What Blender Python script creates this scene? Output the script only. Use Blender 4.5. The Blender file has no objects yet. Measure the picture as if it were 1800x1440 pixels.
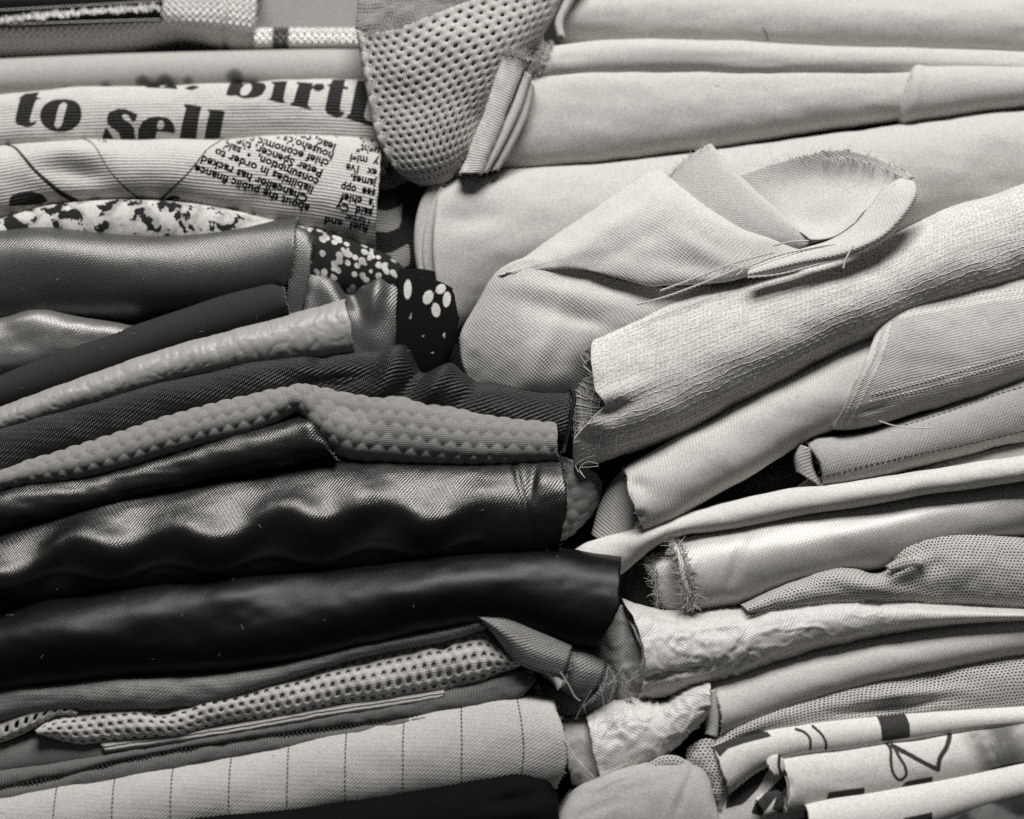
import bpy, math, random
import numpy as np
from mathutils import Vector
from mathutils.bvhtree import BVHTree

# ------------------------------------------------------------------ camera, light, exposure
S = 0.0003                      # one design unit in metres (picture plane is 1800 x 1440 units = 0.54 x 0.43 m)
LEAN = 0.16
CAMD = 5000.0                   # camera distance in design units (1.5 m)
scene = bpy.context.scene
COL = scene.collection

cam_data = bpy.data.cameras.new("camera")
cam = bpy.data.objects.new("camera", cam_data); COL.objects.link(cam)
cam.location = (0, -CAMD * S, 0); cam.rotation_euler = (math.radians(90), 0, 0)
cam_data.sensor_width = 36.0; cam_data.lens = 36.0 * CAMD / 1800.0
cam_data.clip_start = 0.05; cam_data.clip_end = 50
cam_data.dof.use_dof = True; cam_data.dof.focus_distance = (CAMD - 70) * S; cam_data.dof.aperture_fstop = 3.2
scene.camera = cam

world = bpy.data.worlds.new("World"); scene.world = world; world.use_nodes = True
bg = world.node_tree.nodes["Background"]
bg.inputs[0].default_value = (1.0, 0.99, 0.975, 1); bg.inputs[1].default_value = 0.052

def area(name, loc, aim, sx, sy, power, col=(1.0, 0.99, 0.975)):
    L = bpy.data.lights.new(name, 'AREA'); L.shape = 'RECTANGLE'; L.size = sx; L.size_y = sy; L.energy = power; L.color = col
    o = bpy.data.objects.new(name, L); COL.objects.link(o); o.location = loc
    o.rotation_euler = (Vector(aim) - Vector(loc)).to_track_quat('-Z', 'Y').to_euler()
    return o
area("window_light", (0.05, -1.05, 2.30), (0.0, 0, 0), 1.5, 0.8, 96.0)

scene.view_settings.view_transform = 'Standard'; scene.view_settings.look = 'None'
scene.view_settings.exposure = 0.0; scene.view_settings.gamma = 1.0; scene.view_settings.use_curve_mapping = False
scene.cycles.use_denoising = False
scene.cycles.max_bounces = 6; scene.cycles.transparent_max_bounces = 12
scene.cycles.use_adaptive_sampling = True; scene.cycles.adaptive_threshold = 0.02

random.seed(7); RNG = np.random.default_rng(7)
TINT = np.array([1.0, 0.970, 0.920])

# ------------------------------------------------------------------ numeric helpers
def vnoise(x, y, seed=0):
    x = np.asarray(x, float); y = np.asarray(y, float)
    xi = np.floor(x).astype(int); yi = np.floor(y).astype(int); fx = x - xi; fy = y - yi
    fx = fx * fx * (3 - 2 * fx); fy = fy * fy * (3 - 2 * fy)
    def h(a, b):
        n = np.sin(a * 127.1 + b * 311.7 + seed * 74.7) * 43758.5453
        return n - np.floor(n)
    a = h(xi, yi); b = h(xi + 1, yi); c = h(xi, yi + 1); d = h(xi + 1, yi + 1)
    return (a + (b - a) * fx + (c - a) * fy + (a - b - c + d) * fx * fy) * 2 - 1
def fbm(x, y, seed=0, o=3):
    r = 0; a = 1.0
    for k in range(o):
        r = r + a * vnoise(x * 2 ** k, y * 2 ** k, seed + 13 * k); a *= 0.5
    return r
def gauss(X, Y, cx, cy, sx, sy, ang=0.0):
    c, s = math.cos(math.radians(ang)), math.sin(math.radians(ang))
    dx = X - cx; dy = Y - cy
    return np.exp(-((dx * c + dy * s) / sx) ** 2 - ((-dx * s + dy * c) / sy) ** 2)

def hermite(pts, par, q):
    """cubic through pts (n,k) at params par, at q"""
    pts = np.asarray(pts, float); n = len(pts)
    if n == 2:
        w = ((q - par[0]) / (par[1] - par[0]))[:, None]
        return pts[0] * (1 - w) + pts[1] * w
    m = np.zeros_like(pts); d = np.diff(pts, axis=0) / np.diff(par)[:, None]; h = np.diff(par)
    m[0] = d[0]; m[-1] = d[-1]
    m[1:-1] = (d[:-1] * h[1:, None] + d[1:] * h[:-1, None]) / (h[1:] + h[:-1])[:, None]
    i = np.clip(np.searchsorted(par, q, side='right') - 1, 0, n - 2)
    hh = h[i]; t = ((q - par[i]) / hh)[:, None]; hh = hh[:, None]
    return ((2 * t**3 - 3 * t**2 + 1) * pts[i] + (t**3 - 2 * t**2 + t) * hh * m[i]
            + (-2 * t**3 + 3 * t**2) * pts[i + 1] + (t**3 - t**2) * hh * m[i + 1])
def clen(pts):
    p = np.asarray(pts, float)
    return np.concatenate([[0], np.cumsum(np.maximum(np.linalg.norm(np.diff(p, axis=0), axis=1), 1e-6))])
def curve(pts, n):
    par = clen(pts); return hermite(pts, par, np.linspace(0, par[-1], n))

def px2w(X, Y, D, Dn=0.0):
    """design coords to metres; Dn = nominal depth of the piece so that it stands where it is seen"""
    X = np.asarray(X, float); Y = np.asarray(Y, float); lean = LEAN * (720 - Y)      # the piles lean back a little
    k = 1 + (np.asarray(Dn, float) + LEAN * (720 - np.mean(Y))) / CAMD
    return np.stack([(X - 900) * S * k, (np.asarray(D, float) + lean) * S, (720 - Y) * S * k], -1)

# signed distances (design units) for flat print
def sd_poly(X, Y, poly):
    P = np.asarray(poly, float); d = np.full(X.shape, 1e9); ins = np.zeros(X.shape, bool); n = len(P)
    for i in range(n):
        a = P[i]; b = P[(i + 1) % n]; e = b - a
        wx = X - a[0]; wy = Y - a[1]; t = np.clip((wx * e[0] + wy * e[1]) / max(e @ e, 1e-9), 0, 1)
        d = np.minimum(d, (wx - e[0] * t) ** 2 + (wy - e[1] * t) ** 2)
        c = (a[1] > Y) != (b[1] > Y)
        ins ^= c & (X < (b[0] - a[0]) * (Y - a[1]) / (b[1] - a[1] + 1e-12) + a[0])
    d = np.sqrt(d); return np.where(ins, -d, d)
def sd_line(X, Y, pts, w0, w1=None):
    w1 = w0 if w1 is None else w1
    P = curve(pts, 40); d = np.full(X.shape, 1e9)
    for i in range(len(P) - 1):
        a = P[i]; b = P[i + 1]; e = b - a
        wx = X - a[0]; wy = Y - a[1]; t = np.clip((wx * e[0] + wy * e[1]) / max(e @ e, 1e-9), 0, 1)
        w = w0 + (w1 - w0) * (i + t) / (len(P) - 1)
        d = np.minimum(d, np.hypot(wx - e[0] * t, wy - e[1] * t) - w)
    return d
def smooth_poly(pts, n=10):
    p = list(pts) + [pts[0]]; return curve(p, n * len(pts))[:-1]

# ------------------------------------------------------------------ materials
class NT:
    def __init__(s, name):
        s.m = bpy.data.materials.new(name); s.m.use_nodes = True; s.t = s.m.node_tree
        s.t.nodes.clear(); s.out = s.t.nodes.new('ShaderNodeOutputMaterial')
    def n(s, typ, **kw):
        nd = s.t.nodes.new(typ)
        for k, v in kw.items(): setattr(nd, k, v)
        return nd
    def put(s, sock, v):
        if isinstance(v, bpy.types.NodeSocket): s.t.links.new(v, sock)
        else: sock.default_value = v
    def f(s, op, a, b=0.0, c=None):
        nd = s.n('ShaderNodeMath', operation=op); s.put(nd.inputs[0], a)
        if op not in ('SINE', 'COSINE', 'ABSOLUTE', 'FLOOR', 'FRACT', 'SQRT'): s.put(nd.inputs[1], b)
        if c is not None: s.put(nd.inputs[2], c)
        return nd.outputs[0]
    def add(s, a, b): return s.f('ADD', a, b)
    def mul(s, a, b): return s.f('MULTIPLY', a, b)
    def sstep(s, x, lo, hi):
        nd = s.n('ShaderNodeMapRange', interpolation_type='SMOOTHSTEP'); s.put(nd.inputs[0], x)
        nd.inputs[1].default_value = lo; nd.inputs[2].default_value = hi; return nd.outputs[0]
    def noise(s, vec, scale, detail=2.0, rough=0.5, dist=0.0):
        nd = s.n('ShaderNodeTexNoise'); s.put(nd.inputs['Vector'], vec); nd.inputs['Scale'].default_value = scale
        nd.inputs['Detail'].default_value = detail; nd.inputs['Roughness'].default_value = rough; nd.inputs['Distortion'].default_value = dist
        return nd.outputs['Fac']
    def mix(s, fac, a, b):
        nd = s.n('ShaderNodeMix', data_type='RGBA'); s.put(nd.inputs[0], fac); s.put(nd.inputs[6], a); s.put(nd.inputs[7], b)
        return nd.outputs[2]
    def scalecol(s, col, fac):
        nd = s.n('ShaderNodeVectorMath', operation='SCALE'); s.put(nd.inputs[0], col); s.put(nd.inputs['Scale'], fac); return nd.outputs[0]

def g(v, t=1.0):
    c = v * (1 + (TINT - 1) * t); return (float(c[0]), float(c[1]), float(c[2]), 1)

TAU = 2 * math.pi
def cloth_mat(name, val, rough=0.85, weave=None, per=6.0, amp=0.5, cav=0.25, spec=0.3, sheen=0.05, grain=0.95, ink=None, ink_soft=0.9,
              holes=None, aniso=0.0, mottle=0.08, pattern=None, wob=0.6, trans=0.0, angle=35.0, coat=0.0, shine=0.0, metal=0.0, fb=0.9, hole_dark=1.0):
    k = NT(name); uvn = k.n('ShaderNodeUVMap'); uvn.uv_map = 'UVMap'
    sep = k.n('ShaderNodeSeparateXYZ'); k.t.links.new(uvn.outputs[0], sep.inputs[0])
    tc = k.n('ShaderNodeTexCoord'); ob = tc.outputs['Object']
    U = k.mul(sep.outputs[0], 100.0); V = k.mul(sep.outputs[1], 100.0)      # design units
    if wob:
        w1 = k.noise(uvn.outputs[0], 2.2, 2.0); w2 = k.noise(uvn.outputs[0], 3.1, 2.0)
        U = k.add(U, k.mul(k.add(w1, -0.5), wob * 9)); V = k.add(V, k.mul(k.add(w2, -0.5), wob * 9))
    def wv(x, p): return k.f('SINE', k.mul(x, TAU / p))
    h = None; alpha = None
    if weave == 'plain':
        h = k.mul(wv(U, per), wv(V, per))
    elif weave == 'twill':
        a = math.radians(angle)
        w = k.add(k.mul(U, math.cos(a)), k.mul(V, math.sin(a)))
        x = k.add(k.mul(U, -math.sin(a)), k.mul(V, math.cos(a)))
        h = k.add(k.mul(wv(w, per), 0.8), k.mul(k.mul(wv(x, per * 0.9), wv(U, per * 1.3)), 0.45))
    elif weave == 'ribv':                                                    # ribs running along U
        h = k.add(wv(V, per), k.mul(wv(U, per * 0.5), 0.2))
    elif weave == 'ribu':
        h = k.add(wv(U, per), k.mul(wv(V, per * 0.6), 0.35))
    elif weave == 'knit':
        h = k.mul(k.f('ABSOLUTE', wv(U, per * 2)), k.f('ABSOLUTE', wv(k.add(V, k.mul(k.f('ABSOLUTE', wv(U, per * 2)), per * .5)), per * 2)))
        h = k.add(k.mul(h, 2), -1)
    elif weave == 'basket':
        h = k.add(k.mul(k.f('ABSOLUTE', wv(k.add(U, V), per * 2)), k.f('ABSOLUTE', wv(k.add(U, k.mul(V, -1.0)), per * 2))), -0.4); h = k.mul(h, 1.6)
    elif weave == 'dots':
        h = k.mul(k.add(wv(U, per), 0.2), k.add(wv(k.add(V, 0.0), per), 0.2))
    elif weave == 'painted_openings':  # dark dots paint the shaded layer behind the gauze holes; nothing is cut
        nd1 = k.n('ShaderNodeTexNoise'); nd1.inputs['Scale'].default_value = 8.0; nd1.inputs['Detail'].default_value = 3.0
        k.t.links.new(uvn.outputs[0], nd1.inputs['Vector']); s2 = k.n('ShaderNodeSeparateColor'); k.t.links.new(nd1.outputs['Color'], s2.inputs[0])
        U2 = k.add(U, k.mul(k.add(s2.outputs[0], -0.5), per * 1.6)); V2 = k.add(V, k.mul(k.add(s2.outputs[1], -0.5), per * 1.6))
        m = k.f('MINIMUM', k.f('ABSOLUTE', wv(U2, per * 2)), k.f('ABSOLUTE', wv(V2, per * 2)))
        m = k.add(m, k.mul(k.add(k.noise(uvn.outputs[0], 3.0, 3.0), -0.5), 1.1))
        h = k.add(0.5, k.mul(k.sstep(m, 0.35, 0.75), -1.0))
    elif weave in ('net', 'gauze'):
        if weave == 'net':
            row = k.f('FLOOR', k.mul(V, 1.0 / (per * 0.87)))
            uu = k.add(U, k.mul(k.f('MODULO', row, 2.0), per * 0.5))
            du = k.add(k.f('FRACT', k.mul(uu, 1.0 / per)), -0.5); dv = k.add(k.f('FRACT', k.mul(V, 1.0 / (per * 0.87))), -0.5)
            r = k.f('SQRT', k.add(k.mul(du, du), k.mul(dv, dv)))
            h = k.sstep(r, 0.12, 0.5); alpha = k.sstep(r, 0.22, 0.33)
        else:
            nd1 = k.n('ShaderNodeTexNoise'); nd1.inputs['Scale'].default_value = 9.0; nd1.inputs['Detail'].default_value = 3.0
            k.t.links.new(uvn.outputs[0], nd1.inputs['Vector'])
            s2 = k.n('ShaderNodeSeparateColor'); k.t.links.new(nd1.outputs['Color'], s2.inputs[0])
            U2 = k.add(U, k.mul(k.add(s2.outputs[0], -0.5), per * 1.5)); V2 = k.add(V, k.mul(k.add(s2.outputs[1], -0.5), per * 1.5))
            a1 = k.f('ABSOLUTE', wv(U2, per * 2)); a2 = k.f('ABSOLUTE', wv(V2, per * 2))
            m = k.f('MINIMUM', a1, a2); h = k.add(1.0, k.mul(m, -1.3))
            thr = k.add(m, k.mul(k.add(k.noise(uvn.outputs[0], 6.0, 3.0), -0.5), 0.55))
            alpha = k.add(1.0, k.mul(k.sstep(thr, 0.42, 0.62), -1.0))
    fine = k.noise(ob, 950.0, 2.0, 0.75); mid = k.noise(ob, 90.0, 3.0); big = k.noise(ob, 16.0, 2.0)
    base = k.n('ShaderNodeRGB').outputs[0]; base.default_value = g(val)
    col = base
    if pattern: col = pattern(k, U, V, uvn, col)
    if ink is not None:
        at = k.n('ShaderNodeAttribute'); at.attribute_name = 'ink'
        edge = k.add(at.outputs['Fac'], k.mul(k.add(k.noise(uvn.outputs[0], 45.0, 2.0), -0.5), 2.4 * ink_soft))
        fac = k.sstep(edge, 0.9 * ink_soft, -0.9 * ink_soft)
        fac = k.mul(fac, k.add(0.90, k.mul(fine, 0.18)))
        if h is not None: fac = k.mul(fac, k.add(0.95, k.mul(h, 0.05)))
        col = k.mix(fac, col, g(ink))
    fac = k.add(1.0 - grain * 0.5, k.mul(fine, grain))
    fac = k.mul(fac, k.add(1.0 - mottle * 0.5, k.mul(mid, mottle)))
    fac = k.mul(fac, k.add(1.0 - mottle * 0.5, k.mul(big, mottle)))
    if h is not None and cav: fac = k.mul(fac, k.add(1.0, k.mul(h, cav * 0.6)))  # cavity shade painted into the colour: hollows of the weave go darker
    col = k.scalecol(col, fac)
    bs = k.n('ShaderNodeBsdfPrincipled'); k.put(bs.inputs['Base Color'], col)
    k.put(bs.inputs['Roughness'], k.add(rough - 0.05, k.mul(fine, 0.10)) if not shine else k.add(rough - 0.18 * shine, k.mul(fine, 0.36 * shine)))
    bs.inputs['Specular IOR Level'].default_value = spec
    bs.inputs['Metallic'].default_value = metal; bs.inputs['Sheen Weight'].default_value = sheen; bs.inputs['Sheen Roughness'].default_value = 0.5
    bs.inputs['Anisotropic'].default_value = aniso; bs.inputs['Coat Weight'].default_value = coat; bs.inputs['Coat Roughness'].default_value = 0.2
    hh = k.mul(k.add(fine, -0.5), fb)
    if h is not None: hh = k.add(hh, k.mul(h, 1.0))
    bp = k.n('ShaderNodeBump'); bp.inputs['Strength'].default_value = 1.0; bp.inputs['Distance'].default_value = amp * S
    k.put(bp.inputs['Height'], hh); k.t.links.new(bp.outputs[0], bs.inputs['Normal'])
    sh = bs.outputs[0]
    if trans:
        tr = k.n('ShaderNodeBsdfTranslucent'); k.put(tr.inputs[0], col)
        mx = k.n('ShaderNodeMixShader'); mx.inputs[0].default_value = trans
        k.t.links.new(sh, mx.inputs[1]); k.t.links.new(tr.outputs[0], mx.inputs[2]); sh = mx.outputs[0]
    if holes is not None:
        alpha = holes if not isinstance(holes, bool) else alpha
    if alpha is not None:
        tp = k.n('ShaderNodeBsdfTransparent'); mx = k.n('ShaderNodeMixShader'); k.put(mx.inputs[0], alpha)
        k.t.links.new(tp.outputs[0], mx.inputs[1]); k.t.links.new(sh, mx.inputs[2]); sh = mx.outputs[0]
    k.t.links.new(sh, k.out.inputs[0])
    return k.m

def spots(k, U, V, uvn, col):          # pale ground with irregular black flecks, darker and cell-like towards the far end
    n1 = k.noise(uvn.outputs[0], 3.4, 3.0, 0.6, 0.2); n2 = k.noise(uvn.outputs[0], 1.8, 2.0)
    f = k.sstep(k.add(n1, k.mul(n2, 0.25)), 0.66, 0.685)
    vo = k.n('ShaderNodeTexVoronoi'); k.t.links.new(uvn.outputs[0], vo.inputs['Vector']); vo.inputs['Scale'].default_value = 7.0
    s2 = k.n('ShaderNodeSeparateColor'); k.t.links.new(vo.outputs['Color'], s2.inputs[0])
    cell = k.f('MULTIPLY', k.sstep(k.add(vo.outputs['Distance'], k.mul(n1, 0.35)), 0.70, 0.60), k.sstep(s2.outputs[0], 0.28, 0.32))
    end = k.sstep(U, 570.0, 640.0)
    f = k.add(k.mul(f, k.add(1.0, k.mul(end, -1.0))), k.mul(k.add(1.0, k.mul(cell, -1.0)), end))
    gr = k.sstep(k.noise(uvn.outputs[0], 3.3, 3.0), 0.42, 0.62)
    return k.mix(f, k.mix(gr, g(0.55), g(0.32)), g(0.006))
def petals(k, U, V, uvn, col):         # dark ground with white cells
    vo = k.n('ShaderNodeTexVoronoi'); k.t.links.new(uvn.outputs[0], vo.inputs['Vector']); vo.inputs['Scale'].default_value = 3.6
    f = k.sstep(k.add(vo.outputs['Distance'], k.mul(k.noise(uvn.outputs[0], 6.0, 2.0), 0.25)), 0.50, 0.46)
    s2 = k.n('ShaderNodeSeparateColor'); k.t.links.new(vo.outputs['Color'], s2.inputs[0])
    pick = k.sstep(s2.outputs[0], 0.45, 0.5)
    return k.mix(k.mul(f, pick), g(0.008), g(0.55))
def pinstripe(k, U, V, uvn, col):
    x = k.f('ABSOLUTE', k.add(k.f('FRACT', k.mul(k.add(U, 0.0), 1.0 / 99.0)), -0.5))
    line = k.sstep(x, 0.016, 0.010); dash = k.sstep(k.f('FRACT', k.mul(V, 1.0 / 8.0)), 0.25, 0.33)
    return k.mix(k.mul(line, dash), col, g(0.015))
def haze_dark(k, U, V, uvn, col):
    return k.mix(k.sstep(k.noise(uvn.outputs[0], 1.6, 2.0), 0.42, 0.62), g(0.01), g(0.12))

MAT = {}
def M(key): return MAT[key]
MAT['plain_pale'] = cloth_mat('plain_pale_cotton', 0.60, per=4, weave='plain', amp=0.25, cav=0.08)
MAT['plain_mid'] = cloth_mat('plain_mid_cotton', 0.42, per=4, weave='plain', amp=0.25, cav=0.08)
MAT['back_grey'] = cloth_mat('back_grey_cotton', 0.30, per=4, weave='plain', amp=0.2, cav=0.06)
MAT['silver'] = cloth_mat('silver_weave', 0.55, rough=0.38, weave='dots', per=13, amp=1.6, cav=0.35, spec=0.5, sheen=0.0, metal=0.3, fb=0.05, grain=0.2)
MAT['silver_ink'] = cloth_mat('silver_weave_banded', 0.72, rough=0.32, weave='dots', per=13, amp=1.6, cav=0.35, spec=0.5, sheen=0.0, ink=0.03, metal=0.4, fb=0.05, grain=0.2)
MAT['vinyl_black'] = cloth_mat('black_patent', 0.003, rough=0.3, amp=0.1, spec=0.25, sheen=0, grain=0.1)
MAT['silver_thread'] = cloth_mat('silver_thread', 0.62, rough=0.3, amp=0.2, spec=0.9, sheen=0, grain=0.4)
MAT['news'] = cloth_mat('newsprint_rib', 0.54, weave='ribv', per=6.2, amp=0.4, cav=0.09, ink=0.001, wob=0.35, spec=0.03, sheen=0)
MAT['ink'] = cloth_mat('printing_ink', 0.001, amp=0.3, spec=0.03, sheen=0)
MAT['plain_ink'] = cloth_mat('plain_pale_printed', 0.38, per=4, amp=0.25, ink=0.10, ink_soft=7.0)
MAT['spots'] = cloth_mat('flecked_print', 0.5, amp=0.3, pattern=spots, wob=0)
MAT['petals'] = cloth_mat('petal_print', 0.5, amp=0.3, pattern=petals, wob=0)
MAT['petal_ink'] = cloth_mat('dark_petal_print', 0.004, amp=0.3, spec=0.1, sheen=0, ink=0.5)
MAT['satin_grey'] = cloth_mat('grey_satin', 0.115, rough=0.38, weave='twill', per=4.7, amp=0.20, cav=0.28, spec=0.5, sheen=0.0, grain=1.0, metal=0.55, fb=1.1, mottle=0.1)
MAT['satin_light'] = cloth_mat('light_satin', 0.21, rough=0.4, weave='twill', per=4.7, amp=0.20, cav=0.28, spec=0.5, sheen=0.0, grain=1.0, metal=0.5, fb=1.1, mottle=0.1)
MAT['satin_dark'] = cloth_mat('dark_satin', 0.07, rough=0.34, weave='twill', per=4.7, amp=0.20, cav=0.28, spec=0.5, sheen=0.0, grain=1.0, metal=0.9, fb=1.1, mottle=0.1)
MAT['satin_black'] = cloth_mat('black_satin', 0.07, rough=0.34, weave='twill', per=4.7, amp=0.20, cav=0.28, spec=0.5, sheen=0.0, grain=1.0, metal=0.95, fb=1.1, mottle=0.1)
MAT['black'] = cloth_mat('black_crepe', 0.0025, rough=0.38, weave='plain', per=5.0, amp=0.10, cav=0.5, spec=0.22, sheen=0.0, grain=0.5, fb=0.5)
MAT['black_low'] = cloth_mat('black_knit', 0.002, rough=0.6, weave='plain', per=5.0, amp=0.4, cav=0.3, spec=0.06, sheen=0.0, grain=0.5)
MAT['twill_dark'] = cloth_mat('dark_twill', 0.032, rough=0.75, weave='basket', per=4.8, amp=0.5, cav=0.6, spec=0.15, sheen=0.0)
MAT['diag'] = cloth_mat('dark_diagonal_twill', 0.030, rough=0.45, weave='twill', per=6.2, amp=0.9, cav=1.0, spec=0.4, angle=62, wob=0.3, sheen=0.0, metal=0.3)
MAT['vinyl'] = cloth_mat('crinkled_vinyl', 0.31, rough=0.5, amp=0.5, spec=0.5, sheen=0, coat=0.12, grain=0.25)
MAT['bubble'] = cloth_mat('bubble_knit', 0.26, rough=0.9, weave='knit', per=3.6, amp=0.3, cav=0.2, sheen=0)
MAT['twill_mid'] = cloth_mat('grey_twill', 0.17, rough=0.5, weave='twill', per=4.8, amp=0.4, cav=0.45, spec=0.4, angle=50, sheen=0, metal=0.3)
MAT['mesh'] = cloth_mat('spacer_mesh', 0.50, rough=0.9, weave='knit', per=3.6, amp=0.3, cav=0.18)
MAT['mesh_back'] = cloth_mat('spacer_mesh_inner', 0.42, rough=0.95, amp=0.8)
MAT['mesh_dark'] = cloth_mat('spacer_mesh_inner_dark', 0.20, rough=0.95, amp=0.8)
MAT['fluff'] = cloth_mat('brushed_mesh', 0.33, rough=0.95, weave='knit', per=7, amp=1.5, cav=0.2, mottle=0.5)
MAT['grey'] = cloth_mat('grey_wool', 0.16, weave='plain', per=5, amp=0.4, cav=0.3)
MAT['felt'] = cloth_mat('grey_felt', 0.13, rough=0.95, weave='ribu', per=5, amp=0.6, cav=0.35, sheen=0.1)
MAT['pale_rib'] = cloth_mat('pale_rib', 0.36, weave='ribv', per=7, amp=1.2, cav=0.35)
MAT['pinstripe'] = cloth_mat('pinstripe_twill', 0.46, weave='twill', per=5.0, amp=0.35, cav=0.16, pattern=pinstripe, wob=0.15, angle=55)
MAT['stripe_ink'] = cloth_mat('striped_knit', 0.42, weave='ribv', per=5, amp=0.6, cav=0.2, ink=0.004, spec=0.1, sheen=0)
MAT['white_a'] = cloth_mat('soft_white_twill', 0.51, weave='plain', per=5.0, amp=0.25, cav=0.06)
MAT['white_b'] = cloth_mat('white_cotton', 0.51, weave='plain', per=5.0, amp=0.25, cav=0.06)
MAT['white_c'] = cloth_mat('cream_cotton', 0.52, weave='ribu', per=5.0, amp=0.25, cav=0.06)
MAT['white_d'] = cloth_mat('bright_white_cotton', 0.56, weave='plain', per=5.0, amp=0.25, cav=0.06)
MAT['fray'] = cloth_mat('cotton_fibre', 0.6, amp=0.2, grain=0.3)
MAT['fray_grey'] = cloth_mat('grey_fibre', 0.34, amp=0.2, grain=0.3)
MAT['linen'] = cloth_mat('coarse_linen', 0.56, weave='plain', per=7.2, amp=0.35, cav=0.11, wob=0.7)
MAT['linen_back'] = cloth_mat('linen_reverse', 0.55, weave='plain', per=6.0, amp=0.2, cav=0.05)
MAT['gauze'] = cloth_mat('gauze_thread', 0.72, amp=0.3, grain=0.3)
MAT['gauze_in'] = cloth_mat('gauze_underlayer', 0.58, weave='painted_openings', per=8.2, amp=0.4, cav=0.42, mottle=0.15, wob=0.3)
MAT['rib_white'] = cloth_mat('white_ribbed_knit', 0.56, weave='ribu', per=5.4, amp=0.25, cav=0.08)
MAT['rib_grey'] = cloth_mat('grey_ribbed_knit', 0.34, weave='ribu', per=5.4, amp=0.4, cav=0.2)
MAT['pleat'] = cloth_mat('ladder_stitch_cotton', 0.50, weave='ribv', per=5.0, amp=0.2, cav=0.05, ink=0.66, ink_soft=1.2)
MAT['grey_twill_r'] = cloth_mat('stone_twill', 0.38, weave='twill', per=4.8, amp=0.4, cav=0.18, angle=40)
MAT['stitch'] = cloth_mat('dark_stitch', 0.03, amp=0.2)
MAT['pale_strip'] = cloth_mat('cream_twill', 0.62, weave='twill', per=4.6, amp=0.15, cav=0.05)
MAT['satin_pale'] = cloth_mat('pale_satin_twill', 0.46, rough=0.46, weave='twill', per=5.0, amp=0.12, cav=0.12, spec=0.5, sheen=0.0, metal=0.15, fb=0.5)
MAT['net'] = cloth_mat('fine_net', 0.44, weave='net', per=6.4, amp=0.5, cav=0.15, wob=0.9)
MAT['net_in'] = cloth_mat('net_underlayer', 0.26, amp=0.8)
MAT['organza'] = cloth_mat('crushed_organza', 0.54, rough=0.45, weave='plain', per=6.0, amp=0.3, cav=0.16, spec=0.9, sheen=0.0, fb=0.5)
MAT['organza_d'] = cloth_mat('sheer_organza', 0.36, rough=0.55, weave='plain', per=6.0, amp=0.35, cav=0.22, spec=0.5, sheen=0.0, fb=0.5)
MAT['print_white'] = cloth_mat('white_printed_cotton', 0.68, amp=0.25, ink=0.005, spec=0.12, sheen=0, ink_soft=1.1, weave='plain', per=4.2, cav=0.04)
def airbrush(k, U, V, uvn, col):       # soft grey airbrushed area of the print
    a = k.mul(k.sstep(U, 308.0, 345.0), k.add(1.0, k.mul(k.sstep(U, 385.0, 470.0), -0.9)))
    n = k.sstep(k.noise(uvn.outputs[0], 2.2, 2.0), 0.10, 0.60)
    return k.mix(k.mul(k.mul(a, n), 0.95), col, g(0.13))
MAT['print_grey'] = cloth_mat('white_printed_cotton_airbrushed', 0.68, amp=0.25, ink=0.005, spec=0.12, sheen=0, ink_soft=1.4, weave='plain', per=4.2, cav=0.04, pattern=airbrush)
MAT['dark_haze'] = cloth_mat('dark_mottled', 0.05, amp=0.3, pattern=haze_dark, wob=0)
MAT['weave_pale'] = cloth_mat('pale_herringbone', 0.46, weave='basket', per=4.6, amp=0.6, cav=0.24)
MAT['shelf'] = cloth_mat('shelf_paint', 0.02, amp=0.1)

# ------------------------------------------------------------------ mesh helpers
class Grid: pass

def normals(P):
    du = np.gradient(P, axis=1); dv = np.gradient(P, axis=0)
    n = np.cross(du, dv); n /= np.maximum(np.linalg.norm(n, axis=2, keepdims=True), 1e-12)
    return n

def finish_grid(X, Y, D, dn, disp, T, SS, flip_ref=True):
    G = Grid(); P = px2w(X, Y, D, dn); n = normals(P)
    if n[..., 1].mean() > 0: n = -n; G.flip = True
    else: G.flip = False
    if disp is not None:
        P = P + n * (disp(X, Y, T, SS) * S)[..., None]
    G.P = P; G.N = n; G.X = X; G.Y = Y; G.T = T; G.S = SS
    return G

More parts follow.
